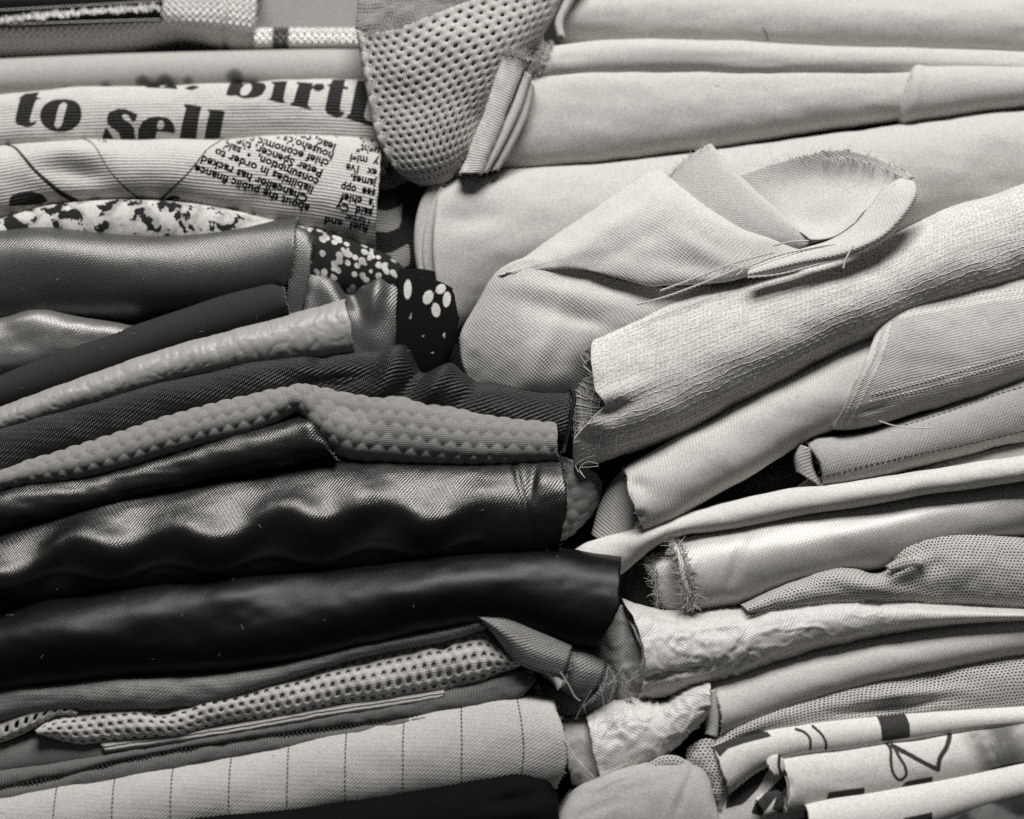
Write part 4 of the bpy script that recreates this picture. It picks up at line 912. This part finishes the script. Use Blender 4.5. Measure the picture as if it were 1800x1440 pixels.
t.sheet('upper_drape', [[(872, 486), (950, 428), (1040, 366), (1105, 318), (1158, 290), (1208, 326), (1300, 386), (1430, 430)], [(884, 484), (970, 446), (1056, 404), (1118, 376), (1170, 352), (1222, 376), (1306, 414), (1424, 438)],
        [(896, 480), (988, 458), (1070, 444), (1130, 436), (1180, 420), (1240, 430), (1312, 448), (1410, 452)], [(904, 476), (1004, 474), (1084, 492), (1145, 504), (1200, 500), (1264, 494), (1324, 480), (1396, 466)], [(900, 470), (1000, 466), (1080, 484), (1145, 496), (1200, 500), (1264, 498), (1330, 486), (1396, 474)]],
        [[-30, -20, -10, 0, 4, -20, -44, -60], [-48, -62, -64, -66, -66, -72, -76, -70], [-52, -74, -82, -86, -86, -86, -84, -76], [-46, -70, -76, -78, -80, -84, -84, -76], [-30, -50, -54, -56, -60, -70, -74, -68]], 'linen', dn=-70, disp=ld, step=5)
t.sheet('turned_flap', [[(1168, 318), (1210, 275), (1250, 250), (1262, 262)], [(1196, 366), (1244, 318), (1285, 296), (1312, 314)], [(1250, 400), (1296, 362), (1335, 346), (1362, 364)], [(1330, 430), (1366, 412), (1395, 402), (1415, 410)], [(1400, 440), (1415, 434), (1425, 428), (1438, 424)]],
        [[-4, -26, -34, -22], [-20, -44, -48, -34], [-44, -62, -62, -52], [-62, -74, -76, -68], [-70, -78, -80, -76]], 'linen_back', dn=-50, step=4)
fray_edge(t, t.G.P[0], (-0.6, -0.3, 0.5), 9, 90, seed=31, r=0.5)
t.sheet('curled_flap', [[(1270, 316), (1330, 294), (1400, 274), (1480, 260), (1545, 276), (1606, 312)], [(1300, 350), (1352, 330), (1412, 314), (1474, 304), (1526, 314), (1580, 330)], [(1345, 390), (1385, 372), (1428, 362), (1470, 354), (1508, 356), (1545, 352)],
        [(1400, 408), (1418, 406), (1440, 402), (1466, 396), (1488, 388), (1515, 372)], [(1420, 424), (1434, 424), (1448, 422), (1462, 418), (1476, 410), (1494, 396)]],
        [[-10, -24, -36, -40, -50, -70], [-16, -26, -28, -28, -40, -64], [-36, -42, -42, -42, -52, -72], [-78, -66, -58, -58, -66, -84], [-88, -86, -84, -84, -88, -96]], 'linen_back', dn=-50, step=4)
fe = t.G.P[0]
fray_edge(t, fe[len(fe) // 4:], (0.1, -0.35, 0.9), 10, 70, seed=32, r=0.45, spread=0.5, curl=0.7)
fray_edge(t, t.G.P[3, len(fe) // 2:], (0.15, -0.8, -0.6), 24, 42, seed=33, r=0.8, spread=0.25, curl=0.3)
t.sheet('curled_lip', [[(1318, 470), (1400, 440), (1462, 420), (1505, 392), (1535, 356), (1560, 326), (1590, 308)], [(1314, 476), (1402, 450), (1474, 432), (1530, 408), (1568, 366), (1592, 334), (1606, 314)],
        [(1312, 484), (1404, 462), (1486, 444), (1552, 412), (1594, 366), (1612, 336), (1612, 318)], [(1314, 490), (1404, 472), (1490, 452), (1558, 420), (1600, 376), (1614, 350), (1612, 330)]],
        [[-100, -104, -100, -94, -84, -80, -70], [-116, -122, -122, -118, -114, -108, -90], [-120, -128, -130, -130, -126, -114, -96], [-112, -118, -120, -118, -110, -98, -84]], 'linen', dn=-110, step=4)
for pts, d_ in (([(1314, 488), (1360, 484), (1420, 470), (1500, 446), (1560, 416)], -124), ([(1310, 472), (1360, 452), (1420, 438), (1470, 430), (1500, 428)], -118), ([(1120, 536), (1170, 522), (1230, 500), (1290, 476), (1310, 468)], -100), ([(1360, 432), (1390, 426), (1420, 424)], -104), ([(1160, 512), (1220, 490), (1300, 460), (1360, 444)], -98)):
    q = thread_pts(pts, d_, 60); z = Tubes(); i = np.arange(60)
    tw = np.stack([np.sin(i * 1.3), 0 * i, np.cos(i * 1.3)], 1) * 1.2 * S
    z.add(q + tw, 1.1 * S, 4); z.add(q - tw, 1.1 * S, 4); z.build(t, 'raw_edge', 'fray')
loose_thread(t, [(1500, 432), (1492, 446), (1486, 458), (1482, 472)], -136, 1.6, 'fray')
loose_thread(t, [(1258, 470), (1275, 478), (1290, 466), (1305, 474), (1296, 484)], -116, 1.0, 'fray', wig=2)

t = Thing('gauze_cloth', 'loose white gauze roll with visible threads under the coarse linen', FAB)
GT = [(1048, 575), (1110, 544), (1200, 508), (1300, 480), (1400, 460), (1500, 436), (1600, 398), (1700, 350), (1880, 296)]
GB = [(1008, 824), (1090, 810), (1200, 770), (1300, 716), (1400, 664), (1480, 622), (1560, 590), (1700, 540), (1880, 480)]
gd = lambda X, Y, T, s: 4 * fbm(X / 110, Y / 80, 120) - 14 * gauss(X, Y, 1070, 722, 40, 16, -18) + 9 * gauss(X, Y, 1090, 690, 60, 16, -20) - 10 * gauss(X, Y, 1040, 770, 30, 20) + 6 * gauss(X, Y, 1320, 600, 200, 40, -22)
t.roll('under_layer', GT, GB, 'gauze_in', d=-114, b=108, e=0.95, step=5, nv=50, solid=1.5, disp=lambda X, Y, T, s: gd(X, Y, T, s) - 2 + 4 * np.sin(Y / 14) * gauss(X, Y, 1046, 660, 22, 60), endl_fn=lambda q: np.interp(q, [0, .12, .25, .45, .56, .66, .8, 1], [4, -4, 0, 16, 40, 16, -6, 0]))
thread_weave(t, 'open_weave', t.G, 'gauze', 8.5, 11.0, 0.55, 2.8, 0.12, 301)
t.roll('loose_layer', [(1060, 582), (1026, 620), (1004, 670), (1002, 730), (1010, 790)], [(1090, 590), (1070, 640), (1060, 690), (1062, 740), (1060, 806)], 'net_in', d=-40, b=30, step=4, solid=0, back=80)
thread_weave(t, 'open_weave', t.G, 'gauze', 11.0, 11.0, 0.7, 4.0, 1.5, 303)
rg = np.random.default_rng(77); z = Tubes()
for k in range(24):
    y = rg.uniform(590, 820); x = 1040 + (abs(y - 690) / 130) * -14 + rg.normal(0, 6)
    pts = [(x + 26, y + rg.normal(0, 6)), (x + 6, y + rg.normal(0, 5)), (x - 8, y + rg.normal(0, 8) + 6), (x + 4 + rg.normal(0, 8), y + 18 + rg.normal(0, 8))]
    z.add(thread_pts(pts, -74 + rg.uniform(-6, 40), 14), 0.7 * S, 3)
z.build(t, 'frayed_edge', 'fray', kind='stuff')

t = Thing('white_ribbed_cloth', 'white finely ribbed roll under the gauze with a bunched round end', FAB)
t.roll('front_fold', [(1096, 822), (1140, 798), (1200, 766), (1300, 712), (1400, 657), (1480, 618), (1560, 580), (1640, 550)], [(1134, 938), (1165, 924), (1220, 894), (1300, 850), (1400, 792), (1470, 760), (1560, 740), (1640, 720)], 'rib_white', d=-84, b=58, e=0.95, inner=2, endl=6,
       disp=lambda X, Y, T, s: 3 * fbm(X / 120, Y / 70, 130) - 9 * gauss(X, Y, 1120, 850, 16, 10, 30) + 4 * gauss(X, Y, 1130, 890, 12, 16) - 6 * gauss(X, Y, 1122, 905, 10, 7))
lint(t, t.G, 5, 'fray_grey', 510)
fray_edge(t, t.G.P[t.G.front[0]:t.G.front[1], 0], (-1, -0.3, 0.1), 4, 90, mat='fray', seed=607, r=0.3, spread=0.7)
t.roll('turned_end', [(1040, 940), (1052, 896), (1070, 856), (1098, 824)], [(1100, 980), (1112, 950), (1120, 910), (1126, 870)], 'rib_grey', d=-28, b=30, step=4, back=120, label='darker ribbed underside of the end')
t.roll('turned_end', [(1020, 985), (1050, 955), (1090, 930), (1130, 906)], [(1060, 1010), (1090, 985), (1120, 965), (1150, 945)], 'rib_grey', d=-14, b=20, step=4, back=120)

t = Thing('ladder_stitch_cloth', 'pale cotton with ladder stitched hem bands below the gauze', FAB)
def ladder(X, Y):
    d = X * 0 + 60
    for pts in ([(1556, 520), (1548, 580), (1510, 670), (1478, 742)], [(1572, 520), (1562, 580), (1524, 676), (1492, 744)], [(1530, 690), (1620, 668), (1720, 638), (1860, 600)], [(1528, 706), (1620, 684), (1720, 652), (1860, 614)],
                [(1590, 522), (1700, 500), (1860, 482)], [(1585, 545), (1700, 522), (1860, 504)], [(1585, 556), (1700, 533), (1860, 514)]):
        q = sd_line(X, Y, pts, 3.2); d = np.minimum(d, q + 2.2 * np.sin((X + Y * 0.6) * TAU / 8.5))
    for pts in ([(1530, 714), (1640, 690), (1860, 622)], [(1530, 722), (1640, 699), (1860, 632)], [(1470, 750), (1500, 716), (1540, 700)]): d = np.minimum(d, sd_line(X, Y, pts, 1.0))
    return d
t.roll('front_fold', [(1548, 576), (1568, 540), (1592, 512), (1660, 496), (1740, 484), (1880, 466)], [(1462, 756), (1500, 756), (1556, 746), (1640, 722), (1740, 692), (1880, 640)], 'pleat', ink=ladder, d=-104, b=58, e=0.98, step=3, nv=70, inner=1,
       disp=lambda X, Y, T, s: 3 * fbm(X / 100, Y / 80, 140) - 5 * gauss(X, Y, 1530, 720, 26, 6, -14))

hit = ray_to(t.G)
for pts in ([(1556, 560), (1540, 620), (1506, 690), (1482, 738)], [(1572, 552), (1556, 616), (1522, 690), (1496, 738)], [(1532, 694), (1620, 672), (1720, 642), (1860, 600)], [(1530, 706), (1620, 684), (1720, 654), (1860, 612)], [(1592, 540), (1700, 520), (1860, 502)]):
    stitch_row(t, pts, hit, 3.4, 4.6, 1.0, 'fray')

t = Thing('stone_twill_cloth', 'stone grey twill with fine dotted topstitching and a bunched end', FAB)
t.roll('front_fold', [(1420, 778), (1450, 770), (1520, 762), (1600, 738), (1700, 702), (1880, 622)], [(1446, 862), (1475, 856), (1550, 840), (1640, 816), (1740, 792), (1880, 762)], 'grey_twill_r', d=-84, b=46, e=0.95, inner=2, endl=-8,
       disp=lambda X, Y, T, s: 2 * fbm(X / 80, Y / 50, 150) + 5 * gauss(X, Y, 1440, 790, 12, 30))
hit = ray_to(t.G)
stitch_row(t, [(1452, 838), (1520, 820), (1600, 802), (1680, 786), (1800, 758), (1860, 744)], hit)
stitch_row(t, [(1590, 748), (1660, 726), (1740, 698), (1860, 662)], hit)
loose_thread(t, [(1545, 740), (1570, 748), (1600, 752), (1642, 752)], -128, 1.1, 'fray')
t.roll('lower_layer', [(1380, 880), (1420, 846), (1560, 836), (1700, 800), (1880, 758)], [(1380, 900), (1420, 896), (1560, 876), (1700, 850), (1880, 814)], 'grey_twill_r', d=-58, b=26, inner=1)
t.roll('turned_end', [(1408, 782), (1400, 800), (1402, 830)], [(1432, 790), (1430, 815), (1448, 858)], 'grey_twill_r', d=-70, b=14, step=4, back=80)

t = Thing('gap_shade_sheet', 'dark sheet standing for the shadow between ribbed roll and cream strip', FAB)  # sheet coloured dark to stand for the shade in the gap
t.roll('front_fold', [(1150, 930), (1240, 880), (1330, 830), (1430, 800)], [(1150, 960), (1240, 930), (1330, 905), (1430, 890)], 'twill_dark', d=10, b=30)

t = Thing('cream_strip_cloth', 'slender cream strip twisting from the black cloth up across the pile', FAB)
t.roll('front_fold', [(950, 1010), (1040, 952), (1135, 927), (1180, 914), (1260, 886), (1350, 866), (1500, 846), (1650, 822), (1880, 788)], [(1040, 1060), (1112, 992), (1162, 956), (1200, 940), (1260, 934), (1350, 916), (1500, 892), (1650, 866), (1880, 836)], 'pale_strip', d=-50, d2=-150, b=32, e=1.00,
       disp=lambda X, Y, T, s: 2 * fbm(X / 90, Y / 40, 160) - 4 * gauss(X, Y, 1175, 935, 20, 10, -30), inner=1)

t = Thing('pale_satin_cloth', 'pale satin twill roll with a fluffy frayed end next to the black cloth', FAB)
t.roll('front_fold', [(1186, 952), (1260, 932), (1350, 910), (1500, 886), (1650, 860), (1880, 828)], [(1216, 1082), (1290, 1070), (1400, 1042), (1500, 1018), (1650, 984), (1880, 936)], 'satin_pale', d=-86, b=68, e=1.00, inner=2, endl=-4,
       disp=lambda X, Y, T, s: 3 * fbm(X / 160, Y / 80, 170) - 4 * gauss(X, Y, 1290, 1000, 8, 50, 20) + 5 * gauss(X, Y, 1500, 940, 160, 20, -14))
lint(t, t.G, 6, 'fray_grey', 511)
f0, f1 = t.G.front
for ci, sd, n_ in ((0, 41, 900), (1, 42, 420), (2, 43, 160)): fray_edge(t, t.G.P[f0:f1, ci], (-0.55, -0.7, 0.1), 10, n_, seed=sd, r=0.9, spread=0.8, curl=0.8)
z = Tubes(); q = t.G.P[f0:f1:2, 0] + np.array([-2, -4, 0]) * S
q = q + np.stack([3 * vnoise(np.arange(len(q)) * 1.1, 0 * np.arange(len(q)) + i, 9) for i in range(3)], 1) * S
z.add(q, 5.0 * S, 7); z.build(t, 'fringe_cord', 'fray')
t.roll('inner_end', [(1142, 985), (1160, 972), (1185, 966), (1206, 972)], [(1160, 1066), (1172, 1076), (1192, 1080), (1212, 1082)], 'satin_pale', d=-44, b=36, step=3, endl=-4)
f0, f1 = t.G.front
fray_edge(t, t.G.P[f0:f1, 0], (-0.6, -0.7, 0.1), 9, 420, seed=44, r=0.5, spread=0.6, curl=0.7)
fray_edge(t, t.G.P[f0:f1, 3], (-0.3, -0.9, 0.1), 9, 200, seed=46, r=0.5, spread=0.8, curl=0.7)
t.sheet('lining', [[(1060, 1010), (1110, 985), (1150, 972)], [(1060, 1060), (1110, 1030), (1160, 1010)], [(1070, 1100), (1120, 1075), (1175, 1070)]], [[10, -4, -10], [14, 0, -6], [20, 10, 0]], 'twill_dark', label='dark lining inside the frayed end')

t = Thing('grey_net_cloth', 'grey fine net twisted into a knot-like fold on the crushed organza', FAB)
NT_T = [(1306, 1066), (1400, 1022), (1470, 1002), (1540, 998), (1584, 968), (1625, 942), (1665, 934), (1720, 936), (1880, 962)]
NT_B = [(1320, 1080), (1410, 1070), (1490, 1066), (1560, 1066), (1606, 1066), (1648, 1068), (1690, 1070), (1740, 1072), (1880, 1074)]
nd_ = lambda X, Y, T, s: 3 * fbm(X / 60, Y / 40, 180) - 20 * gauss(X, Y, 1560, 995, 30, 12, -20) + 14 * gauss(X, Y, 1600, 1000, 60, 12, -28) - 12 * gauss(X, Y, 1640, 980, 26, 26, -40) + 8 * gauss(X, Y, 1690, 990, 50, 36) + 8 * gauss(X, Y, 1520, 1030, 60, 12, 10)
t.roll('front_fold', NT_T, NT_B, 'net', d=-98, b=46, step=4, nv=46, solid=0, disp=nd_)
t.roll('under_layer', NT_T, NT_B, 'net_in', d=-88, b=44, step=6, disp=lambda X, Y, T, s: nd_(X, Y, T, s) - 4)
t.roll('loop', [(1560, 996), (1580, 984), (1605, 980), (1625, 984)], [(1566, 1004), (1585, 1002), (1606, 998), (1622, 996)], 'net', d=-112, b=8, step=3, back=30, solid=1.5)

def crush(a, seed):
    def f(X, Y, T, s):
        u = X * 0.97 - Y * 0.22; v = X * 0.22 + Y * 0.97
        w = fbm(X / 60, Y / 45, seed) * 1.2
        r = np.abs(vnoise(u / 58 + w, v / 34, seed + 1)); r2 = np.abs(vnoise(u / 36 - w, v / 24 + w, seed + 2)); r3 = np.abs(vnoise(u / 100, v / 30 + w, seed + 3))
        return a * (np.clip(1 - 4.5 * r, 0, 1) + 0.6 * np.clip(1 - 5 * r2, 0, 1) - 0.8 * np.clip(1 - 3 * r3, 0, 1)) + a * 0.5 * fbm(X / 50, Y / 40, seed + 4)
    return f
t = Thing('crushed_organza_cloth', 'shiny crushed white organza puffed out beside the rounded black cloth', FAB)
t.roll('front_fold', [(1098, 1056), (1150, 1074), (1220, 1077), (1300, 1070), (1360, 1060), (1450, 1048), (1540, 1050), (1650, 1060), (1880, 1076)], [(1122, 1236), (1172, 1230), (1260, 1204), (1340, 1180), (1420, 1156), (1500, 1136), (1580, 1120), (1680, 1106), (1880, 1092)], 'organza', d=-104, b=74, e=0.98, step=3.5, nv=60,
       disp=lambda X, Y, T, s: crush(2.8, 200)(X, Y, T, s) * np.clip((1700 - X) / 300, 0.1, 1) - 9 * gauss(X, Y, 1180, 1185, 70, 8, -10), endl=-22, inner=1)
t.sheet('sheer_back', [[(1060, 1080), (1100, 1062), (1140, 1070)], [(1040, 1140), (1085, 1120), (1135, 1120)], [(1040, 1190), (1085, 1180), (1130, 1190)], [(1060, 1245), (1095, 1245), (1130, 1240)]], [[-20, -44, -40], [-20, -56, -50], [-14, -52, -46], [0, -30, -20]], 'organza_d', step=4, disp=lambda X, Y, T, s: crush(3.0, 210)(X, Y, T, s))
t.roll('lower_puff', [(1030, 1262), (1070, 1246), (1120, 1234), (1170, 1238), (1220, 1206), (1250, 1200)], [(1060, 1400), (1096, 1384), (1130, 1364), (1172, 1332), (1216, 1296), (1248, 1262)], 'organza', d=-96, b=60, step=3.5, nv=50, disp=crush(3.2, 220))
t.roll('sheer_end', [(990, 1270), (1012, 1262), (1040, 1258), (1062, 1262)], [(1004, 1384), (1026, 1396), (1054, 1400), (1082, 1394)], 'organza_d', d=-70, b=46, step=3.5, disp=crush(3.2, 230), label='greyer sheer end of the organza')
loose_thread(t, [(990, 1300), (1005, 1322), (1024, 1346), (1044, 1366)], -128, 0.9, 'fray')
loose_thread(t, [(1046, 1370), (1062, 1362), (1085, 1350), (1104, 1342)], -130, 0.9, 'fray')
rg = np.random.default_rng(5); z = Tubes()
for k in range(22):
    x = rg.uniform(1040, 1110); y = rg.uniform(1200, 1270); a = rg.uniform(0, TAU); L = rg.uniform(20, 55)
    z.add(thread_pts([(x, y), (x + L * .5 * math.cos(a) + rg.normal(0, 5), y + L * .5 * math.sin(a)), (x + L * math.cos(a), y + L * math.sin(a) + rg.normal(0, 6))], -112 + rg.uniform(0, 30), 10), 0.35 * S, 3)
z.build(t, 'frayed_edge', 'fray', kind='stuff')

t = Thing('smooth_white_roll', 'smooth white roll with a turned-in end between organza and grey net', FAB)
t.roll('front_fold', [(1248, 1196), (1300, 1180), (1400, 1152), (1500, 1128), (1600, 1110), (1720, 1092), (1880, 1062)], [(1266, 1300), (1320, 1282), (1420, 1246), (1520, 1216), (1620, 1192), (1730, 1172), (1880, 1146)], 'white_d', d=-84, b=54, e=0.98, inner=2, endl=-8, disp=lambda X, Y, T, s: 2 * fbm(X / 160, Y / 60, 240))
lint(t, t.G, 4, 'fray_grey', 512)
fray_edge(t, t.G.P[t.G.front[0]:t.G.front[1], 0], (-1, -0.3, 0.1), 4, 90, mat='fray', seed=608, r=0.3, spread=0.7)
t.roll('turned_end', [(1238, 1216), (1242, 1250), (1240, 1290)], [(1262, 1212), (1268, 1250), (1262, 1296)], 'satin_pale', d=-76, b=14, step=3, back=70)

t = Thing('lower_net_cloth', 'grey net with open holes flowing over the white printed cloth', FAB)
LT = [(1246, 1306), (1300, 1272), (1350, 1246), (1450, 1213), (1550, 1192), (1700, 1162), (1880, 1130)]
LB = [(1262, 1322), (1330, 1304), (1400, 1296), (1500, 1286), (1600, 1280), (1730, 1276), (1880, 1270)]
ln = lambda X, Y, T, s: 4 * fbm(X / 110, Y / 40, 250) + 9 * gauss(X, Y, 1600, 1222, 90, 10, -8) - 13 * gauss(X, Y, 1560, 1244, 100, 10, -8) + 8 * gauss(X, Y, 1330, 1275, 60, 10, -18)
t.roll('front_fold', LT, LB, 'net', d=-76, b=52, step=4, nv=46, solid=0, disp=ln)
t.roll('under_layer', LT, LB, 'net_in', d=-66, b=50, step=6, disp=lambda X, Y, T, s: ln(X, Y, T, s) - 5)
HR = [[(1210, 1318), (1240, 1300), (1275, 1300)], [(1206, 1345), (1244, 1335), (1282, 1340)], [(1228, 1375), (1258, 1375), (1285, 1380)], [(1245, 1420), (1265, 1425), (1284, 1430)], [(1250, 1470), (1265, 1470), (1280, 1470)]]
t.sheet('hanging_end', HR, [[-56, -70, -60], [-60, -84, -66], [-60, -80, -64], [-50, -68, -56], [-40, -50, -44]], 'net', solid=0, step=3, disp=lambda X, Y, T, s: 4 * fbm(X / 24, Y / 24, 255))
t.sheet('hanging_end', HR, [[-46, -60, -50], [-50, -74, -56], [-50, -70, -54], [-40, -58, -46], [-30, -40, -34]], 'net_in', step=6, label='darker layer behind the hanging end')
t.roll('rolled_edge', [(1138, 1344), (1165, 1330), (1195, 1332), (1222, 1352)], [(1146, 1364), (1170, 1352), (1192, 1354), (1214, 1372)], 'net', d=-100, b=8, step=3, back=40, solid=1.5)

def c6(pts): return [(x / 3.0 + 1200, y / 3.0 + 1200) for x, y in pts]
t = Thing('white_printed_cloth', 'crisp white cloth printed with black brush lines and blocks, folded several times', FAB)
def pr1(X, Y):
    d = sd_poly(X, Y, c6([(1030, 175), (1180, 160), (1198, 220), (1200, 290), (1050, 310), (1045, 230)]))
    d = np.minimum(d, sd_poly(X, Y, c6([(130, 300), (230, 260), (450, 265), (470, 285), (330, 320), (240, 350), (195, 392)])))
    d = np.minimum(d, sd_line(X, Y, c6([(600, 250), (640, 262), (668, 290), (672, 350)]), 2.4)); d = np.minimum(d, sd_line(X, Y, c6([(690, 235), (730, 270), (752, 310), (755, 350)]), 2.4))
    return d
t.roll('top_fold', [(1254, 1312), (1290, 1300), (1350, 1286), (1450, 1271), (1550, 1262), (1620, 1256), (1880, 1240)], [(1284, 1398), (1330, 1362), (1400, 1336), (1500, 1324), (1590, 1310), (1700, 1294), (1880, 1276)], 'print_white', ink=pr1, d=-96, b=32, e=0.95, step=3, nv=46, inner=1)
def pr2(X, Y):
    d = sd_line(X, Y, c6([(1010, 308), (1070, 318), (1098, 350), (1098, 420), (1110, 480), (1145, 514), (1175, 490), (1170, 440), (1140, 390), (1118, 340)]), 2.8)
    d = np.minimum(d, sd_line(X, Y, c6([(1112, 340), (1190, 378), (1290, 432), (1345, 458)]), 4.2)); d = np.minimum(d, sd_line(X, Y, c6([(1345, 458), (1352, 410), (1400, 330), (1418, 270), (1410, 235)]), 4.2))
    d = np.minimum(d, sd_poly(X, Y, c6([(755, 620), (770, 576), (958, 550), (958, 590), (860, 612)]))); d = np.minimum(d, sd_poly(X, Y, c6([(1150, 550), (1180, 520), (1318, 494), (1320, 520), (1250, 545)])))
    d = np.minimum(d, sd_poly(X, Y, c6([(1590, 455), (1700, 432), (1850, 405), (1850, 440), (1700, 462)])))
    d = np.minimum(d, sd_line(X, Y, c6([(1410, 240), (1550, 225), (1680, 205)]), 2.5, 1.0))
    return d
t.roll('middle_fold', [(1372, 1330), (1410, 1322), (1500, 1310), (1600, 1298), (1700, 1280), (1880, 1256)], [(1380, 1436), (1440, 1424), (1540, 1412), (1640, 1392), (1740, 1370), (1880, 1344)], 'print_grey', ink=pr2, d=-106, b=42, e=0.95, step=3, nv=50, inner=1, endl=-10,
       disp=lambda X, Y, T, s: 2 * fbm(X / 90, Y / 50, 260) - 6 * gauss(X, Y, 1384, 1380, 10, 14))
def pr3(X, Y): return sd_poly(X, Y, c6([(1140, 760), (1160, 712), (1314, 680), (1316, 720), (1250, 760)]))
t.roll('lower_fold', [(1418, 1416), (1460, 1406), (1540, 1393), (1640, 1376), (1740, 1356), (1880, 1326)], [(1436, 1500), (1480, 1496), (1560, 1484), (1640, 1462), (1730, 1434), (1880, 1396)], 'print_white', ink=pr3, d=-122, b=44, e=0.95, step=3.5, nv=40, inner=1)
def pr4(X, Y):
    d = np.minimum(sd_poly(X, Y, c6([(240, 545), (330, 520), (440, 430), (470, 440), (400, 560), (320, 640), (225, 665)])), sd_poly(X, Y, c6([(500, 560), (520, 570), (540, 640), (525, 690), (470, 670), (490, 620)])))
    d = np.minimum(d, sd_line(X, Y, c6([(512, 385), (508, 420), (515, 470)]), 3.0)); d = np.minimum(d, sd_poly(X, Y, c6([(380, 640), (560, 470), (575, 520), (480, 620), (420, 700), (360, 690)])))
    return d
t.roll('inner_fold', [(1262, 1385), (1300, 1362), (1340, 1336), (1372, 1328), (1390, 1330)], [(1262, 1480), (1300, 1480), (1340, 1470), (1380, 1450), (1420, 1440)], 'print_white', ink=pr4, d=-66, b=30, step=3, nv=40)
t.roll('turned_end', [(1346, 1340), (1356, 1330), (1372, 1327)], [(1362, 1366), (1372, 1364), (1384, 1350)], 'print_white', ink=lambda X, Y: sd_line(X, Y, [(1371, 1328), (1369, 1345), (1373, 1362)], 3.0), d=-100, b=8, step=2.5, back=30)
t.roll('turned_end', [(1330, 1405), (1345, 1396), (1370, 1390)], [(1345, 1436), (1365, 1430), (1385, 1425)], 'print_white', ink=pr4, d=-92, b=10, step=2.5, back=30)

t = Thing('dark_mottled_cloth', 'dark mottled cloth bulging below the white printed cloth', FAB)
t.roll('front_fold', [(1560, 1484), (1640, 1456), (1710, 1420), (1780, 1398), (1880, 1384)], [(1560, 1530), (1640, 1530), (1710, 1530), (1780, 1530), (1880, 1530)], 'dark_haze', d=-132, b=40, inner=1)

t = Thing('herringbone_cloth', 'pale tightly woven cloth corner bulging below the organza', FAB)
t.roll('front_fold', [(976, 1452), (1000, 1410), (1040, 1384), (1110, 1357), (1180, 1345), (1220, 1350), (1248, 1374), (1260, 1404)], [(976, 1530), (1000, 1530), (1040, 1530), (1110, 1530), (1180, 1530), (1220, 1530), (1248, 1530), (1268, 1530)], 'weave_pale', d=-134, b=56, e=0.92, inner=2, disp=lambda X, Y, T, s: 3 * fbm(X / 70, Y / 60, 270) - 5 * gauss(X, Y, 1205, 1392, 5, 44, 24) + 4 * gauss(X, Y, 1192, 1392, 7, 44, 24) - 4 * gauss(X, Y, 1060, 1420, 50, 6, -20) - 3 * gauss(X, Y, 1130, 1385, 60, 5, -14))
lint(t, t.G, 6, 'fray_grey', 513)
